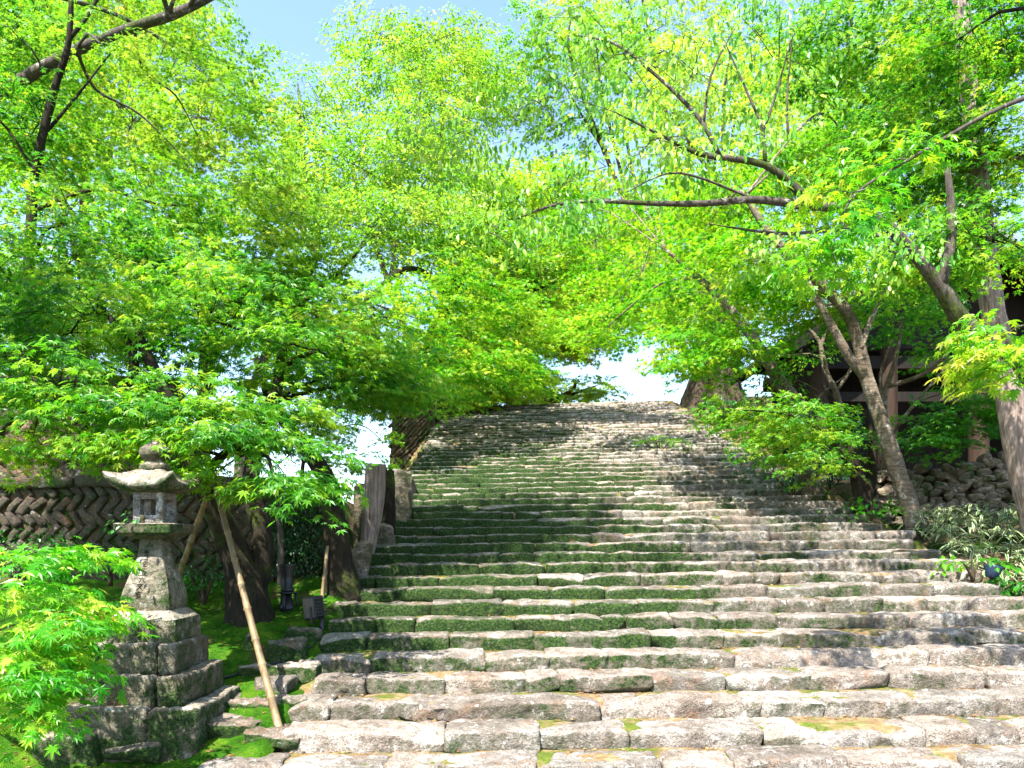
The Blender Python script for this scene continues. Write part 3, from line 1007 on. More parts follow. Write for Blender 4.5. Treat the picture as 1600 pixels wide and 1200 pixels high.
# --- left side -----------------------------------------------------------------
tree("maple_tree", "dark-trunked forked maple behind the lantern, propped by bamboo poles",
     [(px_path([(392, 1000, 8.7), (388, 950, 8.7), (378, 890, 8.7), (352, 830, 8.6), (322, 765, 8.4), (290, 690, 8.2), (250, 600, 8.2), (215, 520, 8.4)]),
       [.42, .26, .195, .165, .13, .10, .075, .05]),
      (px_path([(390, 940, 8.72), (410, 880, 8.75), (408, 820, 8.8), (392, 770, 8.8), (400, 700, 8.9), (430, 620, 9.1), (440, 540, 9.3)]), [.15, .135, .12, .105, .09, .07, .045]),
      (px_path([(322, 765, 8.4), (330, 730, 7.9), (370, 700, 7.4), (420, 715, 7.1)]), [.07, .055, .035, .015]),
      (px_path([(205, 600, 8.2), (210, 560, 8.3), (190, 520, 8.5), (150, 470, 8.8)]), [.06, .05, .04, .03]),
      (px_path([(290, 690, 8.2), (200, 650, 7.8), (90, 640, 7.6)]), [.055, .04, .02])],
     [(110, 520, 8.8, 140, 85, 0.9, 190), (330, 500, 9.0, 165, 95, 1.0, 230), (480, 545, 9.3, 120, 70, .9, 130), (95, 615, 7.7, 125, 50, .7, 120),
      (260, 640, 7.4, 150, 45, .6, 130), (345, 678, 7.1, 85, 40, .5, 75), (455, 755, 6.9, 62, 42, .35, 46), (330, 745, 7.1, 45, 25, .3, 22), (50, 700, 7.9, 80, 32, .5, 42),
      (215, 695, 7.3, 45, 25, .3, 20), (570, 575, 9.8, 85, 50, .8, 80), (140, 700, 7.6, 60, 22, .4, 22), (640, 600, 10.8, 60, 35, .7, 55), (430, 640, 8.6, 60, 24, .5, 40)],
     M['maple'], M['bark_dark'], MAPLE7, 0.078, 16, 0.50, 0.30, 101)

tree("maple_branch", "bright light-green maple branch hanging into the lower left corner before the lantern",
     [([Vector((-6.4, 5.6, -0.2)), Vector((-6.2, 5.55, 0.8)), Vector((-5.6, 5.5, 1.65)), Vector((-4.5, 5.4, 1.75)), Vector((-3.6, 5.2, 1.55))], [.07, .06, .045, .03, .012]),
      ([Vector((-5.0, 5.45, 1.74)), Vector((-4.1, 5.1, 1.3)), Vector((-3.35, 4.9, .85))], [.025, .018, .008]),
      ([Vector((-5.6, 5.5, 1.6)), Vector((-4.5, 5.2, 1.0)), Vector((-3.7, 5.0, .55))], [.025, .018, .008])],
     [(85, 868, 5.5, 62, 26, .4, 26), (25, 920, 5.3, 65, 45, .45, 38), (80, 960, 5.1, 55, 36, .35, 26), (15, 1010, 5.1, 60, 45, .35, 30), (70, 1045, 4.95, 42, 40, .3, 20),
      (48, 1112, 4.9, 28, 28, .2, 10), (-10, 1085, 5.1, 30, 40, .3, 12)],
     M['maple_near'], M['bark_grey'], MAPLE7, 0.082, 12, 0.42, 0.2, 102, cat="branch")

tree("maple_tree", "slender tree with a thin straight stem rising at the upper left edge",
     [(px_path([(38, 790, 11.8), (42, 600, 11.8), (45, 430, 11.8), (55, 270, 11.8), (85, 140, 11.8), (108, 60, 11.8), (112, -80, 11.8)]), [.12, .10, .085, .07, .055, .045, .03]),
      (px_path([(108, 60, 11.8), (140, 20, 11.9), (180, -60, 12)]), [.035, .03, .015]),
      (px_path([(60, 220, 11.8), (120, 150, 12.2), (175, 80, 12.6)]), [.03, .022, .01]),
      (px_path([(55, 270, 11.8), (10, 200, 11.6), (-60, 130, 11.4)]), [.03, .02, .01])],
     [(90, 355, 10.6, 125, 75, 1.1, 190), (50, 210, 12.4, 95, 75, 1.3, 210), (215, 415, 10.4, 130, 60, 1.0, 160), (40, 50, 14, 110, 85, 1.4, 260), (250, 320, 12, 100, 60, 1.0, 130), (10, 430, 9.8, 70, 60, .9, 80)],
     M['maple'], M['bark_dark'], MAPLE5S, 0.075, 16, 0.52, 0.34, 103)

tree("broadleaf_tree", "big tree whose grey lichen-spotted limb crosses the top left corner",
     [(px_path([(-220, 900, 14), (-180, 500, 13.8), (-90, 220, 13.4), (35, 126, 13), (120, 78, 13), (210, 42, 13), (295, 12, 13), (420, -60, 13.4)]), [0.236, 0.191, 0.146, 0.107, 0.090, 0.084, 0.079, 0.056]),
      (px_path([(-180, 500, 13.8), (-120, 200, 14.2), (60, -100, 15)]), [.26, .2, .1]),
      (px_path([(210, 42, 13), (225, 110, 13.8), (275, 150, 14.5), (310, 215, 15)]), [.03, .024, .018, .008]),
      (px_path([(120, 78, 13), (150, 140, 14), (220, 180, 14.5), (300, 260, 15)]), [.035, .028, .02, .008])],
     [(300, 90, 17, 110, 70, 1.6, 250), (190, 0, 18, 150, 55, 1.5, 250), (350, 200, 16, 100, 75, 1.4, 230), (200, 210, 16.5, 110, 70, 1.5, 170), (90, 110, 18, 130, 80, 1.6, 200), (400, 300, 15, 80, 55, 1.3, 130), (160, 70, 12.2, 60, 30, .6, 26), (30, 60, 12.4, 60, 40, .6, 30), (320, -470, 7.6, 210, 80, 2.3, 330), (500, -430, 8.2, 210, 70, 2.0, 200), (180, -420, 8.0, 150, 60, 1.4, 80), (-385, -246, 6.6, 310, 90, 1.6, 330)],  # clumps above the frame are unseen, added to shade stairs and wall
     M['olive'], M['bark_grey'], MAPLE5S, 0.085, 18, 0.62, 0.4, 104)

tree("broadleaf_tree", "olive-green tree with slender upright twigs left of the sky gap",
     [(px_path([(372, 790, 21.5), (385, 640, 22.0), (440, 500, 23.0), (495, 390, 23.5), (475, 250, 25.0), (465, 130, 26.0)]), [.17, .15, .13, .10, .07, .03]),
      (px_path([(440, 500, 23.0), (560, 390, 23.5), (640, 230, 25.0), (660, 120, 27.0)]), [.08, .06, .04, .02]),
      (px_path([(495, 390, 23.5), (430, 300, 22.5), (400, 240, 23.0)]), [.07, .05, .02])],
     [(480, 180, 25.0, 85, 70, 1.5, 200), (610, 130, 27.0, 95, 55, 1.5, 225), (560, 260, 23.6, 120, 75, 1.5, 350), (670, 230, 24.5, 90, 80, 1.5, 275), (450, 330, 21.5, 95, 65, 1.3, 237), (620, 360, 21.5, 130, 70, 1.4, 337), (740, 330, 23.0, 90, 90, 1.4, 237), (590, 50, 29.0, 75, 40, 1.3, 112), (690, 60, 29.0, 75, 45, 1.3, 162), (745, 130, 27.0, 60, 70, 1.3, 162)],
     M['olive'], M['bark_grey'], OVALS, 0.14, 20, 0.85, 0.0, 105)

tree("maple_tree", "yellow-green maple arching over the upper left of the stairs",
     [(px_path([(640, 660, 26), (650, 600, 25.6), (680, 520, 24), (705, 460, 23), (745, 395, 23.5), (800, 340, 24)]), [.34, .30, .26, .22, .16, .08]),
      (px_path([(705, 460, 23), (640, 420, 21), (570, 470, 19)]), [.13, .09, .04]),
      (px_path([(680, 520, 24), (790, 470, 23.5), (870, 440, 24)]), [.12, .09, .04])],
     [(700, 470, 20, 120, 70, 1.6, 340), (590, 500, 17.5, 100, 60, 1.4, 260), (810, 510, 21, 80, 50, 1.5, 220), (735, 570, 19, 95, 42, 1.5, 220), (850, 430, 23, 110, 65, 1.6, 330), (620, 580, 17, 70, 35, 1.3, 110), (820, 585, 20.5, 50, 32, 1.2, 90), (740, 400, 22.5, 100, 60, 1.5, 260), (700, 620, 22, 70, 20, 1.2, 80), (830, 310, 23.5, 120, 45, 1.8, 170)],
     M['maple_bright'], M['bark_dark'], MAPLE5S, 0.085, 18, 0.62, 0.36, 106)

# --- right side ----------------------------------------------------------------
tree("cherry_tree", "mossy cherry on the right whose lichened limbs reach left over the stairs",
     [(px_path([(1690, 900, 9.6), (1660, 760, 9.5), (1620, 600, 9.3), (1560, 535, 9.1), (1510, 510, 9.0), (1470, 450, 8.9), (1420, 385, 8.8), (1375, 345, 8.7), (1330, 326, 8.6)]),
       [0.192, 0.163, 0.133, 0.122, 0.115, 0.089, 0.067, 0.056, 0.046]),
      (px_path([(1330, 326, 8.6), (1270, 322, 8.5), (1180, 312, 8.4), (1100, 318, 8.3), (1020, 318, 8.3), (930, 314, 8.3), (860, 322, 8.3), (800, 345, 8.3)]), [.058, .052, .042, .034, .028, .022, .016, .008]),
      (px_path([(1270, 322, 8.5), (1238, 290, 8.5), (1195, 258, 8.4), (1130, 246, 8.4), (1090, 240, 8.4), (1040, 215, 8.3), (960, 175, 8.2)]), [.05, .047, .04, .034, .028, .018, .008]),
      (px_path([(1125, 246, 8.4), (1100, 195, 8.4), (1060, 150, 8.5), (1010, 105, 8.5), (960, 68, 8.6), (900, 55, 8.6)]), [.03, .025, .022, .018, .013, .006]),
      (px_path([(1195, 255, 8.4), (1192, 205, 8.4), (1170, 150, 8.4), (1130, 60, 8.5)]), [.024, .02, .015, .006]),
      (px_path([(1192, 205, 8.4), (1215, 140, 8.4), (1235, 60, 8.4)]), [.018, .014, .005]),
      (px_path([(1232, 220, 8.5), (1230, 150, 8.5), (1240, 40, 8.6)]), [.016, .012, .005]),
      (px_path([(1100, 195, 8.4), (1110, 120, 8.4), (1150, 40, 8.4)]), [.016, .012, .005]),
      (px_path([(1180, 312, 8.4), (1060, 270, 8.2), (980, 300, 8.0)]), [.016, .012, .005]),
      (px_path([(1420, 385, 8.8), (1330, 360, 8.7), (1220, 365, 8.6), (1110, 350, 8.5)]), [.03, .024, .018, .006]),
      (px_path([(1470, 450, 8.9), (1478, 410, 8.8), (1488, 360, 8.8), (1480, 260, 8.8)]), [.07, .065, .055, .03])],
     [(930, 110, 8.7, 130, 80, .9, 62), (1080, 120, 8.8, 120, 90, .9, 66), (1000, 240, 8.5, 130, 50, .7, 52), (870, 320, 8.4, 90, 40, .6, 34), (1200, 100, 8.8, 110, 90, .9, 60),
      (1150, 250, 8.4, 100, 40, .6, 30), (780, 350, 8.5, 80, 40, .6, 26), (1220, 390, 8.5, 70, 35, .5, 26), (1400, 395, 8.4, 70, 45, .4, 34), (760, 200, 9, 110, 80, .9, 42)],
     M['cherry'], M['bark_grey'], OVAL, 0.088, 11, 0.55, 0.0, 107, hang=0.03, droop=1.2)

tree("leaning_tree", "leaning mottled-bark tree with a knot on its trunk, at the right edge of the stairs",
     [(px_path([(1432, 825, 12.3), (1424, 800, 12.3), (1406, 745, 12.3), (1390, 700, 12.3), (1370, 640, 12.3), (1350, 575, 12.3), (1330, 500, 12.2), (1290, 450, 12.1), (1240, 405, 12), (1195, 355, 12), (1165, 305, 12)]),
       [0.200, 0.148, 0.137, 0.133, 0.122, 0.111, 0.100, 0.081, 0.070, 0.063, 0.044]),
      (px_path([(1352, 590, 12.3), (1328, 560, 12.2), (1300, 510, 12.1), (1262, 440, 12)]), [.085, .08, .07, .04]),
      (px_path([(1345, 545, 12.2), (1365, 490, 12.3), (1390, 440, 12.4)]), [.05, .04, .02])],
     [(1190, 400, 13, 105, 60, 1.1, 200), (1290, 440, 12.6, 85, 50, 1.0, 130), (1120, 330, 14, 90, 60, 1.1, 160), (1240, 290, 14.4, 110, 70, 1.2, 220), (1330, 230, 15, 90, 70, 1.2, 180), (1275, 495, 13.2, 60, 24, .6, 60)],
     M['maple_bright'], M['bark_mottled'], MAPLE5S, 0.080, 16, 0.58, 0.34, 108)
knot_c = at(1398, 728, 12.12)

tree("maple_tree", "broad green maple filling the upper right corner of the view",
     [([Vector((9.2, 9.8, 1.2)), Vector((9.0, 9.8, 3.5)), Vector((8.4, 9.7, 5.8)), Vector((7.3, 9.5, 8.0)), Vector((6.2, 9.4, 9.5))], [.24, .2, .17, .12, .06]),
      ([Vector((8.4, 9.7, 5.8)), Vector((8.0, 11.2, 7.4)), Vector((7.2, 12.6, 9.0))], [.1, .07, .03]),
      ([Vector((8.9, 9.8, 4.0)), Vector((7.6, 9.0, 4.8)), Vector((6.2, 8.8, 5.2))], [.08, .05, .02])],
     [(1450, 90, 12.5, 150, 90, 1.3, 330), (1550, 240, 10.6, 100, 100, 1.1, 260), (1400, 240, 11.6, 110, 80, 1.1, 240), (1510, 390, 9.6, 110, 50, 1.0, 150), (1330, 70, 13, 110, 70, 1.2, 200), (1570, 60, 11.5, 80, 80, 1.0, 190), (1500, 60, 10.2, 90, 70, .7, 110), (1420, 400, 10.4, 70, 40, .8, 70)],
     M['maple'], M['bark_dark'], MAPLE5S, 0.075, 16, 0.52, 0.34, 109)

tree("maple_tree", "pale yellow-green maple spreading over the upper right of the stairs",
     [(px_path([(1268, 790, 14.6), (1262, 680, 14.6), (1245, 635, 14.6), (1215, 590, 14.5), (1170, 520, 14.5), (1110, 450, 14.8), (1040, 390, 15)]), [.22, .17, .15, .13, .10, .07, .03]),
      (px_path([(1215, 590, 14.5), (1180, 560, 14.2), (1120, 545, 14)]), [.06, .045, .02]),
      (px_path([(1262, 680, 14.6), (1228, 620, 14.4), (1195, 590, 14.2)]), [.08, .06, .04])],
     [(1000, 440, 18.5, 110, 55, 1.4, 270), (1120, 470, 16, 120, 60, 1.3, 280), (1085, 535, 14.2, 70, 35, .9, 110), (950, 510, 18, 60, 35, 1.2, 90), (1150, 552, 13.6, 60, 34, .9, 80), (1095, 570, 13.8, 45, 22, .6, 50), (1050, 350, 21, 120, 60, 1.5, 270), (930, 380, 22, 110, 60, 1.5, 270), (1000, 320, 24, 100, 45, 1.8, 190), (880, 290, 22.5, 110, 45, 1.8, 190)],
     M['maple_bright'], M['bark_mottled'], MAPLE5S, 0.082, 16, 0.58, 0.34, 110)

tree("young_maple", "small green maple with twin dark stems where the right bank meets the stairs",
     [(px_path([(1348, 800, 13.0), (1342, 760, 13.0), (1330, 710, 13.0), (1312, 650, 13.1), (1285, 600, 13.2)]), [.14, .115, .10, .07, .03]),
      (px_path([(1352, 792, 13.0), (1362, 740, 13.1), (1362, 690, 13.1), (1352, 640, 13.1)]), [.10, .09, .08, .05]),
      (px_path([(1342, 760, 13.0), (1300, 690, 12.6), (1240, 650, 12.4), (1150, 640, 12.5)]), [.035, .03, .022, .01])],
     [(1165, 645, 13.2, 75, 28, .7, 80), (1250, 660, 12.6, 80, 40, .7, 110), (1285, 710, 12.4, 60, 40, .5, 70), (1200, 690, 13, 50, 30, .6, 46)],
     M['maple'], M['bark_dark'], MAPLE5, 0.072, 16, 0.46, 0.24, 111)

tree("young_maple", "small deep-green maple above the rubble wall in front of the dark gate",
     [(px_path([(1380, 752, 14.2), (1385, 690, 14.1), (1382, 620, 14.0), (1400, 560, 13.8), (1410, 500, 13.6)]), [.07, .06, .055, .04, .02]),
      (px_path([(1383, 605, 14.0), (1430, 590, 13.6), (1470, 565, 13.2), (1505, 515, 13)]), [.045, .04, .035, .02]),
      (px_path([(1385, 690, 14.1), (1430, 630, 13.6), (1490, 560, 13.3)]), [.04, .03, .015]),
      (px_path([(1382, 640, 14.0), (1376, 585, 14), (1395, 530, 13.9)]), [.035, .03, .015])],
     [(1500, 650, 12.8, 85, 42, .7, 130), (1445, 690, 13, 45, 28, .5, 52), (1560, 620, 12.6, 45, 40, .6, 60), (1420, 480, 13.6, 80, 40, .8, 110), (1490, 540, 13.2, 60, 35, .7, 46)],
     M['maple_deep'], M['bark_mottled'], MAPLE5, 0.072, 16, 0.46, 0.24, 112)

tree("bare_shrub_tree", "pale twisting thin stems in front of the gate's roof end",
     [(px_path([(1320, 720, 14.8), (1312, 640, 14.7), (1306, 612, 14.6), (1290, 580, 14.6), (1283, 545, 14.6), (1278, 530, 14.6), (1255, 505, 14.6)]), [.07, .065, .06, .055, .045, .04, .02]),
      (px_path([(1283, 545, 14.6), (1290, 515, 14.6), (1300, 490, 14.6)]), [.04, .035, .02]),
      (px_path([(1306, 612, 14.6), (1325, 585, 14.5), (1338, 560, 14.4)]), [.04, .035, .02]),
      (px_path([(1250, 650, 14.2), (1285, 615, 14.2), (1330, 580, 14.3)]), [.02, .02, .012])],
     [(1235, 555, 14.6, 55, 22, .6, 36), (1220, 600, 14.5, 40, 20, .5, 24)],
     M['maple'], M['bark_mottled'], OVALS, 0.08, 16, 0.4, 0.2, 113)

tree("maple_branch", "bright maple branch reaching in from the right edge beside the cedar trunk",
     [([Vector((6.4, 6.9, 2.2)), Vector((6.1, 6.8, 3.1)), Vector((5.3, 6.6, 3.75)), Vector((4.4, 6.4, 3.6))], [.05, .04, .02, .008])],
     [(1570, 525, 6.6, 45, 25, .35, 22), (1585, 570, 6.5, 40, 22, .3, 18), (1545, 550, 6.4, 28, 14, .25, 8)],
     M['maple_bright'], M['bark_grey'], MAPLE7, 0.085, 14, 0.42, 0.16, 114, cat="branch")

tree("maple_branch", "pale large-leaved maple spray hanging before the cherry limbs",
     [(px_path([(1700, 120, 6.6), (1560, 170, 6.3), (1420, 250, 6.0), (1330, 310, 5.8), (1300, 390, 5.7)]), [.022, .018, .013, .009, .004])],
     [(1325, 300, 5.9, 40, 30, .3, 16), (1300, 380, 5.7, 32, 45, .25, 18), (1400, 250, 6.1, 55, 30, .35, 22)],
     M['maple_bright'], M['bark_grey'], MAPLE7, 0.085, 11, 0.36, 0.14, 115, cat="branch", droop=1.5)

# cedar trunks -------------------------------------------------------------------
def cedar(label, pts, rad, blobs, seed, bark='bark_cedar', per=18):
    return tree("cedar_tree", label, [(px_path(pts), rad)], blobs, M['maple_deep'], M[bark], OVALS, 0.10, per, 0.7, 0.3, seed, sides=26, wob=0.05, flute=0.025, twigs=False)


cedar("grey fibrous cedar trunk at the right edge, near the bamboo grass",
      [(1640, 870, 11.0), (1612, 780, 11.0), (1590, 690, 11.0), (1574, 600, 11.0), (1558, 520, 11.0), (1545, 440, 11.0), (1525, 250, 11.0), (1500, 0, 11.0), (1480, -300, 11)],
      [.27, .22, .195, .178, .165, .155, .135, .11, .07], [(1500, -120, 11, 120, 60, 1.2, 60), (1490, -280, 11, 100, 60, 1.0, 50)], 120)

# old tree with buttressed trunk at the head of the stairs
def flared(name, label, base, top, r0, r1, seed, leaf_blobs, mat):
    limbs = [([base - Vector((0, 0, .5)), base + Vector((0, 0, .2)), base.lerp(top, .18), base.lerp(top, .4), base.lerp(top, .7), top],
              [r0 * 1.25, r0 * 1.0, r0 * .74, r1 * 1.15, r1, r1 * .8])]
    r = np.random.default_rng(seed)
    for i in range(7):
        a = i * 6.283 / 7 + r.normal(0, .2)
        d = Vector((math.cos(a), math.sin(a), 0))
        limbs.append(([base + d * r0 * 1.6 - Vector((0, 0, .35)), base + d * r0 * 1.02 + Vector((0, 0, .25)), base + d * r0 * .78 + Vector((0, 0, .9)), base.lerp(top, .45) + d * r1 * .7],
                      [r0 * .14, r0 * .22, r0 * .2, r0 * .06]))
    return tree(name, label, limbs, leaf_blobs, M['maple'], mat, MAPLE5S, 0.09, 16, .6, .34, seed, sides=22, wob=0.14, flute=0.05)


flared("old_tree", "gnarled broad trunk of an old tree at the top right of the stairs",
       Vector((at(1108, 640, 27).x + .25, 27.4, 6.55)), at(1128, 430, 27.4), 1.12, .72, 131,
       [(1150, 420, 26, 130, 60, 2, 170), (1080, 380, 26, 110, 60, 2, 120), (1220, 450, 25, 100, 50, 2, 110)], M['bark_brown'])

# --- trees beyond -----------------------------------------------------------------
FAR = [
    ("far olive tree standing behind the slender tree at left", 130, 240, 30, 190, 150, 624, 'far', 201),
    ("far green tree behind the left maple, above the wall", 330, 420, 22, 170, 120, 468, 'far', 202),
    ("far tree rising in the middle just under the sky gap", 560, 300, 38, 170, 130, 624, 'olive', 203),
    ("tall far tree left of centre breaking into the blue sky gap", 690, 130, 44, 90, 110, 450, 'olive', 204),
    ("far bright tree in the middle behind the arching maple", 800, 360, 37, 150, 130, 728, 'far_yellow', 205),
    ("far tree at top centre behind the cherry twigs", 900, 120, 44, 170, 140, 832, 'far', 206),
    ("far tree behind the cherry limbs, right of centre", 1130, 190, 38, 170, 150, 840, 'far_yellow', 207),
    ("far dark tree behind the gate at upper right", 1400, 260, 32, 220, 170, 768, 'far', 208),
    ("pale far tree seen just over the top step at left", 745, 585, 33, 110, 58, 378, 'far_yellow', 209),
    ("pale far tree peeping over the middle of the top step", 890, 612, 38, 85, 28, 220, 'far_yellow', 210),
    ("far green tree behind the left maple, left of the white sky gap", 470, 480, 25, 130, 85, 378, 'far', 213),
    ("far green tree low in the middle between the two arching maples", 860, 500, 33, 90, 50, 240, 'far_yellow', 214),
    ("bright far maple standing close behind the top step, left of the sky gap", 720, 560, 30, 110, 62, 480, 'far_yellow', 215),
    ("bright far maple in the centre of the arch above the stairs", 840, 470, 33, 120, 60, 506, 'far_yellow', 216),
    ("far green tree low behind the left maple", 60, 500, 19, 150, 110, 320, 'far', 211),
    ("far green tree behind the pale maple right of centre", 1010, 420, 34, 150, 90, 462, 'far_yellow', 212),
    ("high far tree filling the top left corner", 140, 50, 40, 230, 120, 700, 'far', 217),
    ("high far tree at the top behind the cherry twigs", 1010, 30, 50, 200, 110, 700, 'far_yellow', 218),
    ("high far tree at the top right behind the broad maple", 1330, 60, 42, 230, 130, 800, 'far', 219),
]
STEM_X = {203: 700, 213: 370, 205: 700, 216: 715, 214: 705, 212: 1130, 206: 1140, 215: 690, 210: 720, 204: 700, 218: 1150, 209: 700}
for lab, x, y, Y, rx, ry, n, m, sd in FAR:
    r = np.random.default_rng(sd)
    bx_ = (STEM_X.get(sd, x) - 800) * Y / F_PX
    gz = float(ground_z(bx_, Y))
    b = Vector((bx_, Y, gz - .1))
    c = at(x, y, Y)
    blobs = [(x, y, Y, rx * .75, ry * .75, 2.2, n // 3)]
    for k in range(5):
        a = k * 1.257 + r.uniform(0, .6)
        blobs.append((x + rx * .58 * math.cos(a), y + ry * .58 * math.sin(a), Y + r.normal(0, 1), rx * .45, ry * .45, 1.8, n // 7))
    if sd in (205, 209, 214, 215, 216, 212):
        for k in range(4):
            blobs.append((x + rx * r.uniform(-.8, .8), min(612, y + ry * r.uniform(.5, 1.0)), Y - 2.5 + r.normal(0, .5), rx * .4, ry * .4, 1.4, n // 6))
    limbs = [([b, b.lerp(c, .45) + Vector((r.normal(0, .2), 0, 0)), c, c + Vector((r.normal(0, .3), 0, ry * Y / F_PX * .7))], [.22, .17, .10, .03])]
    for k in range(3):
        e = at(x + rx * r.uniform(-.7, .7), y - ry * r.uniform(-.2, .6), Y + r.normal(0, .6))
        limbs.append(([b.lerp(c, .5 + .15 * k), b.lerp(c, .75).lerp(e, .5), e], [.12, .08, .02]))
    tree("far_tree", lab, limbs, blobs, M[m], M['bark_brown'], MAPLE5S, 0.155, 18, 0.95, 0.5, sd, sides=9, twigs=False, group="trees beyond the stairs")

tree("far_tree", "thin dark-leaved tree against the white sky gap above the left wall",
     [(px_path([(470, 760, 20), (478, 700, 20), (500, 660, 20), (520, 600, 20)]), [.06, .05, .04, .02]), (px_path([(478, 700, 20), (450, 680, 20), (412, 672, 20)]), [.05, .04, .02])],
     [(500, 680, 20, 42, 45, 1, 120), (555, 728, 21, 60, 10, 1, 45), (450, 650, 20, 50, 22, 1, 50), (598, 690, 22, 14, 34, .6, 20), (425, 700, 20, 30, 20, .8, 18)],
     M['olive'], M['bark_dark'], MAPLE5S, 0.09, 14, .55, .3, 221, group="trees beyond the stairs")

# trunk by the stairs, left
tree("mossy_trunk", "dark mossy tree trunk at the left edge of the stairs behind the lamps",
     [(px_path([(540, 950, 9.6), (534, 915, 9.6), (528, 860, 9.6), (521, 800, 9.6), (508, 745, 9.65), (470, 690, 9.8), (425, 630, 9.9), (400, 560, 10)]), [.27, .22, .175, .15, .13, .09, .07, .04]),
      (px_path([(548, 940, 9.5), (546, 900, 9.55), (535, 850, 9.6)]), [.09, .08, .05])],
     [(520, 585, 9.9, 60, 30, .6, 46), (600, 605, 10.8, 70, 26, .7, 80), (545, 622, 11.2, 70, 24, .7, 70)],
     M['maple'], M['bark_dark'], MAPLE5, 0.075, 16, 0.5, 0.3, 140, cat="tree")

tree("thin_tree", "thin straight grey stem rising behind the black conical lamp",
     [(px_path([(438, 925, 10.0), (439, 880, 10.0), (438, 830, 10.0), (426, 740, 10.0), (400, 660, 10.0)]), [.05, .045, .04, .03, .015])],
     [(425, 600, 10, 45, 22, .5, 26)], M['maple'], M['bark_grey'], MAPLE5, 0.075, 14, 0.45, 0.3, 141)

# ------------------------------------------------------------------ gate building on the right
GB = Vector((11.4, 19.0, 3.15))
gate = empty("temple_gate", tuple(GB))
tag(gate, "dark wooden temple gate with brown pillars and a weathered gable roof behind the trees", "building")
GO = np.array(GB)
gx0, gx1, gy0, gy1 = 7.6, 14.8, 19.0, 22.6
ez = at(0, 533, 18.2).z
def gpart(name, v, q, mat, t=None, smooth=False, under=None):
    return obj(name, mesh_from(name, np.asarray(v) - GO, [q] if t is None else [q, t], mat, smooth), under or gate)
v, q = box_vq((gx0 + gx1) / 2 + .1, (gy0 + gy1) / 2, 3.15, gx1 - gx0 + .6, gy1 - gy0 + .8, .5, .03)
gpart("stone_plinth", v, q, M['rubble'])
for xx in (8.1, 9.9, 12.3, 14.4):
    for yy in (19.4, 22.2):
        v, q, t = tube([(xx, yy, 3.38), (xx, yy, 5.2), (xx, yy, ez + .4)], [.25, .245, .235], 20, .5)
        pil = gpart("pillar", v, q, M['pillar'], t, True)
        v, q, t = tube([(xx, yy, 3.36), (xx, yy, 3.50)], [.36, .31], 20, .5)
        gpart("pillar_base", v, q, M['rubble'], t, True, pil)
for yy in (19.4, 22.2):
    v, q = box_vq(11.25, yy, ez - .25, 7.3, .22, .34, .01); gpart("beam", v, q, M['dark_wood'])
    v, q = box_vq(11.25, yy, ez - 1.15, 6.3, .16, .26, .01); gpart("beam", v, q, M['dark_wood'])
for z in np.arange(3.45, ez + .3, .24):
    v, q = box_vq(11.25, 21.5 + .01 * math.sin(z * 40), z + .12, 6.4, .06, .238, .004); gpart("board", v, q, M['dark_wood'])
for xx in (7.9, 14.6):
    for z in np.arange(3.45, ez + .1, .24):
        v, q = box_vq(xx, 20.8, z + .12, .06, 2.6, .238, .004); gpart("board", v, q, M['dark_wood'])
# roof: ridge runs away from the viewer, gable end towards the stairs' foot
rx, rz = 11.3, ez + 3.0
for s in (-1, 1):
    e0 = np.array([rx + s * 4.35, ez - .02]); r0 = np.array([rx, rz])
    d = r0 - e0; L = np.linalg.norm(d); d /= L
    nr = np.array([-d[1], d[0]]); nr = nr if nr[1] > 0 else -nr
    def slab(a0, a1, th0, th1, y0, y1):
        p = [e0 + d * a0 + nr * th0, e0 + d * a1 + nr * th0, e0 + d * a1 + nr * th1, e0 + d * a0 + nr * th1]
        vv = np.array([[x, y0, z] for x, z in p] + [[x, y1, z] for x, z in p])
        return vv, np.array([[0, 1, 2, 3], [7, 6, 5, 4], [0, 4, 5, 1], [1, 5, 6, 2], [2, 6, 7, 3], [3, 7, 4, 0]])
    v, q = slab(0, L, 0, .09, gy0 - .75, gy1 + .7); deck = gpart("roof", v, q, M['dark_wood'])
    nrow = 9
    for i in range(nrow):
        v, q = slab(i * L / nrow - .06, (i + 1) * L / nrow, .094 + .002 * i, .20 + .002 * i, gy0 - .9, gy1 + .85); gpart("roof_course", v, q, M['roof'], under=deck)
    v, q = slab(-.05, L, -.22, .09, gy0 - .84, gy0 - .76); gpart("bargeboard", v, q, M['dark_wood'], under=deck)
    for yy in np.arange(gy0 - .5, gy1, .45):
        v, q = slab(.05, L, -.10, -.003, yy, yy + .09); gpart("rafter", v, q, M['dark_wood'], under=deck)
for yy in (19.35, 22.25):
    gw = [(rx - 4.0, ez + .12), (rx + 4.0, ez + .12), (rx, rz - .10)]
    v = np.array([[x, yy, z] for x, z in gw] + [[x, yy + .1, z] for x, z in gw])
    gpart("gable_wall", v, np.array([[0, 1, 4, 3], [1, 2, 5, 4], [2, 0, 3, 5]]), M['dark_wood'], np.array([[0, 2, 1], [3, 4, 5]]))
v, q = box_vq(11.25, 21.62, (3.4 + ez + .15) / 2, 6.6, .12, ez + .15 - 3.4); gpart("back_wall", v, q, M['dark_wood'])
v, q = box_vq(11.25, 20.8, ez + .09, 7.4, 2.8, .05); gpart("ceiling", v, q, M['dark_wood'])
v, q = box_vq(rx, 20.8, rz + .22, .5, 5.4, .3, .04); gpart("ridge", v, q, M['roof'])

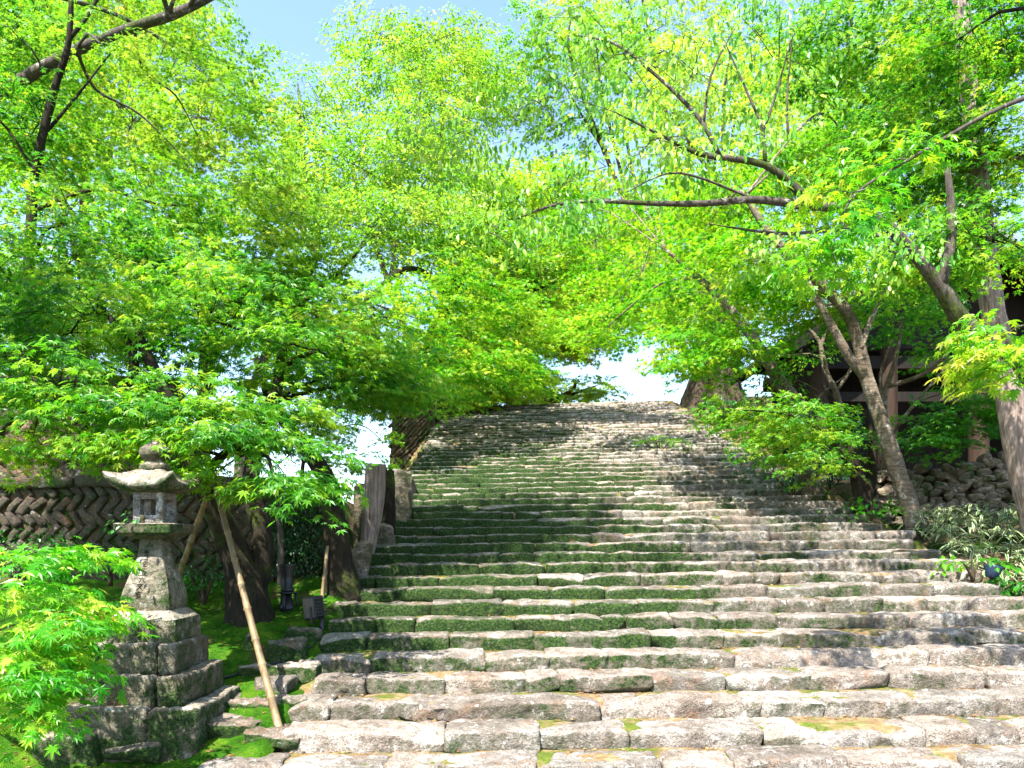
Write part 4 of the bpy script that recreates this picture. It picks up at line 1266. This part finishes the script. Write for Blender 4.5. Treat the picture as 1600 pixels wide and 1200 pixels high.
# ------------------------------------------------------------------ bamboo props
def bamboo(label, a, b, r=0.033, seed=0, name="bamboo_pole"):
    a, b = Vector(a), Vector(b)
    L = (b - a).length
    pts, rad = [], []
    s = 0.0
    rr = np.random.default_rng(seed)
    while s < L:
        sg = min(rr.uniform(.24, .34), L - s)
        for u, k in ((0.0, 1.26), (.05, 1.0), (.5, .95), (.95, 1.0)):
            pts.append(a.lerp(b, (s + sg * u) / L)); rad.append(r * k * (1 - .25 * (s + sg * u) / L))
        s += sg
    v, q, t = tube(pts, rad, 12, 1, smooth=False)
    o = obj(name, mesh_from(name, v - np.array(a), [q, t], M['bamboo']), None, a)
    tag(o, label, "pole", "bamboo props of the maple")
    return o


ptop = at(334, 768, 7.6)
bamboo("long bamboo pole slanting down to the bottom steps, propping the maple", at(436, 1138, 6.45), ptop + Vector((0, 0, .12)), .036, 1)
bamboo("shorter bamboo pole leaning behind the lantern shaft, propping the maple", at(270, 925, 8.6), ptop + Vector((-.03, .05, .12)), .034, 2)
bamboo("short bamboo stake standing beside the dark mossy trunk", at(503, 935, 9.35), at(512, 852, 9.4), .026, 3, "bamboo_stake")
rp = Soup()
for i in range(5):
    a = np.linspace(0, 2 * math.pi, 14)
    pts = [ptop + Vector((math.cos(t) * .062 - .02, math.sin(t) * .06 + .02, -.05 + i * .022 + .01 * math.sin(t))) for t in a]
    v, q, t = tube(pts, [.013] * len(pts), 6, 1, smooth=False); rp.add(v, q, t)
tag(obj("rope_lashing", mesh_from("rope_lashing", np.vstack(rp.v) - np.array(ptop), [np.vstack(rp.q), np.vstack(rp.t)], M['bark_brown']), None, ptop),
    "brown rope lashing where the bamboo poles meet", "rope")

# ------------------------------------------------------------------ garden lamps
def lathe(prof, n=24):
    a = np.linspace(0, 2 * math.pi, n, endpoint=False)
    return rings([(z, np.column_stack([np.cos(a) * r, np.sin(a) * r])) for z, r in prof])


b = at(449, 950, 9.2); b.z = moss_z(b.x, 9.2)
lp = empty("garden_lamp", tuple(b)); tag(lp, "black flared conical garden lamp standing on the moss", "lamp")
v, q, t = lathe([(.22, .075), (.235, .085), (.255, .085), (.26, .062), (.42, .07), (.55, .098), (.565, .10), (.555, .09), (.45, .05)])
shd = obj("shade", mesh_from("shade", v, [q, t], M['black']), lp)
v, q, t = lathe([(.195, .10), (.20, .125), (.215, .125), (.22, .08)]); obj("collar", mesh_from("collar", v, [q, t], M['black']), shd)
for i in range(3):
    a = i * 2.094 + .5
    v, q, t = tube([(math.cos(a) * .10, math.sin(a) * .10, .2), (math.cos(a) * .14, math.sin(a) * .14, -.04)], [.014, .014], 8, .2)
    obj("leg", mesh_from("leg", v, [q, t], M['black']), lp)
v, q, t = lathe([(-.03, .09), (.05, .09), (.06, .07), (.2, .05)]); obj("housing", mesh_from("housing", v, [q, t], M['black']), lp)

b = at(500, 985, 8.6); b.z = moss_z(b.x, 8.6)
fl = empty("floodlight", tuple(b)); tag(fl, "black box floodlight tilted on a stake beside the mossy steps", "lamp")
fl.rotation_euler = (0, math.radians(-7), math.radians(-28))
v, q = box_vq(-.07, 0, .26, .19, .16, .27, .012); hs = obj("housing", mesh_from("housing", v, q, M['black'], False), fl)
v, q = box_vq(-.07, -.084, .26, .155, .012, .235, .004); obj("glass", mesh_from("glass", v, q, M['lens'], False), hs)
for i in range(6):
    v, q = box_vq(.055, .0, .16 + i * .04, .07, .14, .012); obj("cooling_fin", mesh_from("cooling_fin", v, q, M['black'], False), hs)
v, q, t = tube([(.04, 0, -.12), (.04, 0, .15)], [.028, .028], 10, .2); obj("stake", mesh_from("stake", v, [q, t], M['black']), fl)
for s in (-1, 1):
    v, q = box_vq(-.03, s * .092, .17, .03, .012, .2); obj("bracket", mesh_from("bracket", v, q, M['black'], False), fl)

b = at(1549, 903, 9.75)
sp = empty("spotlight", tuple(b)); tag(sp, "small dark blue barrel spotlight at the right end of the steps", "lamp")
v, q, t = lathe([(.0, .06), (.01, .075), (.10, .095), (.15, .105), (.165, .108), (.16, .095), (.08, .08)], 22)
R_ = Matrix.Rotation(math.radians(14), 3, 'Y')
v = v @ np.array(R_).T
brl = obj("barrel", mesh_from("barrel", v, [q, t], M['navy']), sp)
v, q, t = lathe([(.118, .09), (.122, .09)], 22); obj("glass", mesh_from("glass", v @ np.array(R_).T, [q, t], M['lens']), brl)
v, q, t = tube([(0, 0, -.2), (0, 0, .03)], [.02, .025], 10, .2); obj("stake", mesh_from("stake", v, [q, t], M['black']), sp)

cb = []
for x, y, Y in ((350, 1080, 7.3), (385, 1068, 7.45), (410, 1052, 7.6), (440, 1040, 7.75), (468, 1036, 7.9), (490, 1030, 8.1), (498, 1005, 8.5)):
    p = at(x, y, Y); cb.append(Vector((p.x, p.y, moss_z(p.x, p.y) + .018)))
v, q, t = tube(cb, [.013] * len(cb), 8, .08)
tag(obj("power_cable", mesh_from("power_cable", v, [q, t], M['black'])), "thin black cable lying over the moss to the floodlight", "cable")

# ------------------------------------------------------------------ loose rocks and edging stones on the left
def boulder(name, label, x, y, Y, w, h, dm, seed, mat='stone', cat="rock", sink=.3, rot=0.0, chips=10, amp=.018, rad=.045, group=None, z=None):
    p = at(x, y, Y)
    W, H = w * Y / F_PX, h * Y / F_PX
    v, qd = rock((W, dm, H * (1 + sink)), seed, (max(8, int(W / .04)), max(6, int(dm / .05)), max(6, int(H / .035))), rad, amp, chips, .55)
    o = obj(name, mesh_from(name, v, qd, M[mat]), None, Vector((p.x, p.y + dm / 2, p.z - H * sink / 2)))
    o.rotation_euler = (0, 0, rot)
    tag(o, label, cat, group)
    return o


boulder("upright_stone", "small upright mossy stone post beside the long bamboo pole", 385, 1012, 7.9, 24, 52, .14, 601, rad=.06, amp=.01)
boulder("boulder", "round moss-covered boulder right of the small upright stone", 445, 1022, 7.75, 62, 34, .34, 602, 'mossrock')
boulder("boulder", "dark mossy boulder below the box floodlight", 470, 1000, 8.2, 52, 30, .32, 603, 'mossrock')
boulder("flat_rock", "slate-grey flat rock behind the foot of the bamboo pole", 418, 1078, 7.05, 62, 34, .35, 604, rad=.03, chips=9)
boulder("edging_stone", "long mossy edging stone left of the steps behind the flat rock", 430, 1052, 7.35, 120, 22, .25, 605, 'mossrock', rad=.025)
boulder("edging_stone", "flat-topped pale edging stone just right of the lantern base", 385, 1106, 6.75, 96, 20, .36, 606, 'mossrock', rad=.025)
boulder("edging_stone", "mossy edging stone between the pale edging stone and the steps", 452, 1104, 6.8, 52, 20, .3, 607, 'mossrock', rad=.025)
boulder("edging_stone", "low mossy stone at the lantern base's lower right corner", 356, 1142, 6.3, 84, 24, .4, 608, 'mossrock', rad=.025)
boulder("edging_stone", "yellow-mossed rounded stone at the foot of the bamboo pole", 420, 1158, 6.2, 90, 18, .4, 609, 'mossrock', rad=.025)
boulder("base_rock", "rough dark rock under the lantern's lower left corner", 100, 1172, 6.0, 110, 44, .4, 612, 'mossrock', rad=.03)
boulder("base_rock", "dark mossy rock below the middle of the lantern base", 200, 1178, 6.0, 90, 26, .25, 613, 'mossrock', rad=.03)
boulder("standing_stone", "rounded grey standing stone left of the weathered stump", 562, 798, 11.7, 22, 88, .2, 620, 'rubble', rad=.12, amp=.008, chips=2)
boulder("boulder", "pale rock in the bank between the mossy trunk and the steps", 562, 872, 10.2, 38, 46, .35, 621, 'rubble')
boulder("boulder", "brown rock wedged beside the weathered stump above the steps", 622, 790, 13.0, 34, 60, .5, 622, 'rubble')
boulder("boulder", "grey capping rock at the wall end above the weathered stump", 624, 748, 14.6, 44, 34, .6, 623, 'rubble')
boulder("boulder", "dark rock at the foot of the weathered stump", 600, 838, 11.6, 30, 44, .35, 624, 'rubble')

# weathered stump beside the stairs
sb = at(578, 866, 11.3)
pts = [at(574, 872, 11.3), at(577, 840, 11.3), at(582, 800, 11.3), at(586, 760, 11.3), at(587, 726, 11.3)]
v, q, t = tube(pts, [.08, .125, .15, .155, .15], 40, .05, .06, 640, .05, 9)
so = obj("weathered_stump", mesh_from("weathered_stump", v - np.array(sb), [q, t], M['bark_cedar']), None, sb)
tag(so, "tall reddish weathered tree stump with furrowed bark at the stairs' left edge", "stump")
pts = [at(606, 850, 11.9), at(608, 790, 11.9), at(607, 735, 11.9)]
v, q, t = tube(pts, [.11, .10, .09], 20, .06, .08, 641, .05, 7)
tag(obj("stump", mesh_from("stump", v - np.array(at(606, 850, 11.9)), [q, t], M['bark_dark']), None, at(606, 850, 11.9)), "narrow dark stump just behind the weathered one", "stump")

# ------------------------------------------------------------------ shrubs, ivy, bamboo grass, fallen leaves
def shrub(name, label, cx, cy, Y, rx, ry, dm, n, mat, seed, size=.05, cat="shrub", tm=OVALS, per=12, foot=.15):
    c = at(cx, cy, Y)
    base = Vector((c.x, c.y, c.z - ry * Y / F_PX - foot))
    stems = []
    r = np.random.default_rng(seed)
    limbs = [([base, base.lerp(c, .5), c], [.03, .025, .012])]
    for i in range(3):
        e = at(cx + rx * r.uniform(-.7, .7), cy - ry * r.uniform(-.1, .6), Y + r.normal(0, dm * .3))
        limbs.append(([base, base.lerp(e, .5) + Vector((0, 0, .05)), e], [.02, .015, .006]))
    return tree(name, label, limbs, [(cx, cy, Y, rx, ry, dm, n)], M[mat], M['bark_brown'], tm, size, per, .32, 0.0, seed, cat=cat, sides=7)


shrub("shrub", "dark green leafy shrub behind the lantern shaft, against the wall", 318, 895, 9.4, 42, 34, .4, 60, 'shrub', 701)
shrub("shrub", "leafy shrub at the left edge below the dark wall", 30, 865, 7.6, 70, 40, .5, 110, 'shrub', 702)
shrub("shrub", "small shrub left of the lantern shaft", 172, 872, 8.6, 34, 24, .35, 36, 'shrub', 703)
shrub("shrub", "dark shrub under the young maple on the right bank", 1240, 735, 14.4, 80, 34, .7, 130, 'shrub', 704, .06)
shrub("shrub", "evergreen shrub below the old tree at the top right", 1130, 640, 20, 40, 22, .9, 70, 'shrub', 705, .08)
shrub("shrub", "yellow-green seedlings growing on the steps near the old tree", 1030, 690, 19.6, 45, 12, .7, 60, 'maple_bright', 706, .06)
shrub("shrub", "broad-leaved green plant by the twin-stemmed young maple", 1362, 786, 12.4, 26, 14, .25, 12, 'maple_deep', 707, .11, tm=OVAL, per=7)
shrub("shrub", "round-leaved bright plant beside the blue spotlight", 1520, 878, 9.9, 34, 12, .25, 12, 'maple_deep', 708, .11, tm=OVAL, per=7)
shrub("shrub", "round-leaved plant at the right edge below the bamboo grass", 1590, 910, 9.6, 22, 20, .25, 12, 'maple_deep', 709, .12, tm=OVAL, per=7)
shrub("shrub", "dark shrub filling the gap behind the young maple stems", 1300, 700, 15.6, 70, 60, .8, 130, 'ivy', 710, .07)
shrub("fern", "tuft of grass and fern growing on the lantern platform", 222, 812, 6.40, 10, 5, .03, 4, 'shrub', 711, .05, "fern", per=8, foot=.0)

# ivy sheet on the wall between the trunks
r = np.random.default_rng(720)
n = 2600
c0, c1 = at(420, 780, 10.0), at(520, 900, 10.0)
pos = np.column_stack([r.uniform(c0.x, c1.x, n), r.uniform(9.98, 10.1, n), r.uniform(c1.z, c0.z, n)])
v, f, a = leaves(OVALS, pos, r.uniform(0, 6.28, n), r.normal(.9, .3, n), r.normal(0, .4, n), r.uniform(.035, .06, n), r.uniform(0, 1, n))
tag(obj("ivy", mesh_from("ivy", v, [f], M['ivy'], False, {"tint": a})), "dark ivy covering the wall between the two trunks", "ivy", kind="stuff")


def strap_leaves(r, n, pos, L, W):
    """long bamboo-grass leaves with pale margins"""
    u = np.array([0, .25, .55, .8, 1.0]); wd = np.array([.25, 1, .9, .5, .02])
    az = r.uniform(0, 6.28, n); pit = r.normal(-.15, .45, n)
    V, Fq, E = [], [], []
    t = np.column_stack([np.cos(az), np.sin(az), np.zeros(n)]); b = np.column_stack([-np.sin(az), np.cos(az), np.zeros(n)])
    prof = np.array([-1, -.72, 0, .72, 1.0]); ed = np.array([1, .62, 0, .62, 1.0])
    P = np.zeros((n, 5, 5, 3)); EE = np.zeros((n, 5, 5))
    for i in range(5):
        fw = L * u[i] * np.cos(pit); z = L * u[i] * (-np.sin(pit)) - .45 * L * u[i] ** 2
        for j in range(5):
            P[:, i, j] = pos + t * fw[:, None] + b * (W * wd[i] * prof[j])[:, None] + np.array([0, 0, 1]) * (z + .25 * W * abs(prof[j]))[:, None]
            EE[:, i, j] = ed[j]
    base = np.arange(n)[:, None] * 25
    q = np.array([[i * 5 + j, i * 5 + j + 1, i * 5 + j + 6, i * 5 + j + 5] for i in range(4) for j in range(4)])
    return P.reshape(-1, 3), (base[:, :, None] + q[None]).reshape(-1, 4), EE.ravel(), np.repeat(r.uniform(0, 1, n), 25)


r = np.random.default_rng(730)
pl, st = [], Soup()
cnt = 0
while cnt < 430:
    X = r.uniform(5.9, 9.6); Y = r.uniform(8.6, 12.7)
    k = (Y - D0) / TREAD
    lo = 6.55 + .25 * math.sin(Y * 2.3) - .10 * max(0, Y - 10.5)
    if X < lo: continue
    z = float(ground_z(max(X, 6.62), Y))
    hgt = r.uniform(.10, .34)
    pl.append((X, Y, z + hgt)); cnt += 1
    v, q, t = tube([(X, Y, z - .05), (X + r.normal(0, .03), Y + r.normal(0, .03), z + hgt)], [.004, .003], 4, .5, smooth=False); st.add(v, q, t)
pl = np.repeat(np.array(pl), 8, 0) + r.normal(0, .03, (430 * 8, 3))
n = len(pl)
V, Q, E_, T_ = strap_leaves(r, n, pl, r.uniform(.14, .26, n), r.uniform(.014, .024, n))
bgm = mesh_from("bamboo_grass", V, [Q], M['sasa'], True, {"edge": E_, "tint": T_})
bg_o = tag(obj("bamboo_grass", bgm), "white-edged bamboo grass covering the bank right of the steps", "bamboo grass", kind="stuff")
obj("stems", st.mesh("stems", M['shrub']), bg_o)

# low bright weeds on the step ends at right
r = np.random.default_rng(731)
wp = []
for (cx, cy, Y, s, n) in ((1380, 800, 12.1, .35, 60), (1250, 772, 15, .4, 50), (1330, 815, 12.6, .25, 26), (1305, 812, 12.9, .2, 20), (1270, 845, 11.8, .18, 16), (850, 790, 14.4, .12, 24), (875, 720, 18, .12, 14)):
    p = at(cx, cy, Y)
    wp.append(np.array(p) + r.normal(0, 1, (n, 3)) * np.array([s, s * .5, .05]))
pos = np.vstack(wp); n = len(pos)
v, f, a = leaves(OVAL, pos, r.uniform(0, 6.28, n), r.normal(-.2, .4, n), r.normal(0, .3, n), r.uniform(.06, .12, n), r.uniform(.2, 1, n))
tag(obj("weeds", mesh_from("weeds", v, [f], M['maple_deep'], False, {"tint": a})), "small green weeds sprouting along the step ends", "weeds", kind="stuff")

# litter of fallen leaves on moss and treads
r = np.random.default_rng(740)
fp = []
for i in range(1500):
    X, Y = r.uniform(-6, -2.2), r.uniform(5.2, 9.8); fp.append((X, Y, moss_z(X, Y) + .012))
for i in range(3200):
    k = int(r.integers(-1, 30)); X = r.uniform(-2, 6.2); Y = step_y(k) + .455 - abs(r.normal(0, .05))
    fp.append((X, Y, RISE * (k + 1) - .008 + float(tilt(Y)) * (X - 2)))
pos = np.array(fp); n = len(pos)
v, f, a = leaves(MAPLE5S, pos, r.uniform(0, 6.28, n), r.normal(0, .15, n), r.normal(0, .2, n), r.uniform(.02, .04, n), r.uniform(0, 1, n))
tag(obj("leaf_litter", mesh_from("leaf_litter", v, [f], M['dry'], False, {"tint": a})), "small brown fallen leaves scattered over moss and steps", "leaf litter", kind="stuff")


def red_leaf(label, p, size, seed):
    v, f, a = leaves(MAPLE7, np.array([[0, 0, .01]]), np.array([seed * 1.3]), np.array([.15]), np.array([.2]), np.array([size]), np.array([.5]))
    tag(obj("fallen_leaf", mesh_from("fallen_leaf", v, [f], M['redleaf'], False, {"tint": a}), None, p), label, "leaf")


red_leaf("red fallen leaf on the grass in the bottom left corner", Vector((at(20, 1160, 5.6).x, 5.6, moss_z(at(20, 1160, 5.6).x, 5.6) + .02)), .07, 1)
red_leaf("red fallen leaf on a mossy step in the middle of the stairs", Vector((at(895, 845, 11.75).x, step_y(12) - .06, RISE * 12 + .02)), .07, 2)

# tufts of fine grass in the moss and along the stones
r = np.random.default_rng(750)
gp_ = []
while len(gp_) < 170:
    X, Y = r.uniform(-6.0, -2.1), r.uniform(5.3, 9.9)
    if -3.85 < X < -2.5 and 6.0 < Y < 7.2: continue
    gp_.append((X, Y, moss_z(X, Y) - .005))
pos = np.repeat(np.array(gp_), 9, 0); pos[:, :2] += r.normal(0, .035, (len(pos), 2))
n = len(pos)
V, Q, E_, T_ = strap_leaves(r, n, pos, r.uniform(.05, .12, n), r.uniform(.002, .0045, n))
tag(obj("grass_tufts", mesh_from("grass_tufts", V, [Q], M['maple_deep'], True, {"tint": T_})), "fine grass tufts growing through the moss bank", "grass", kind="stuff")
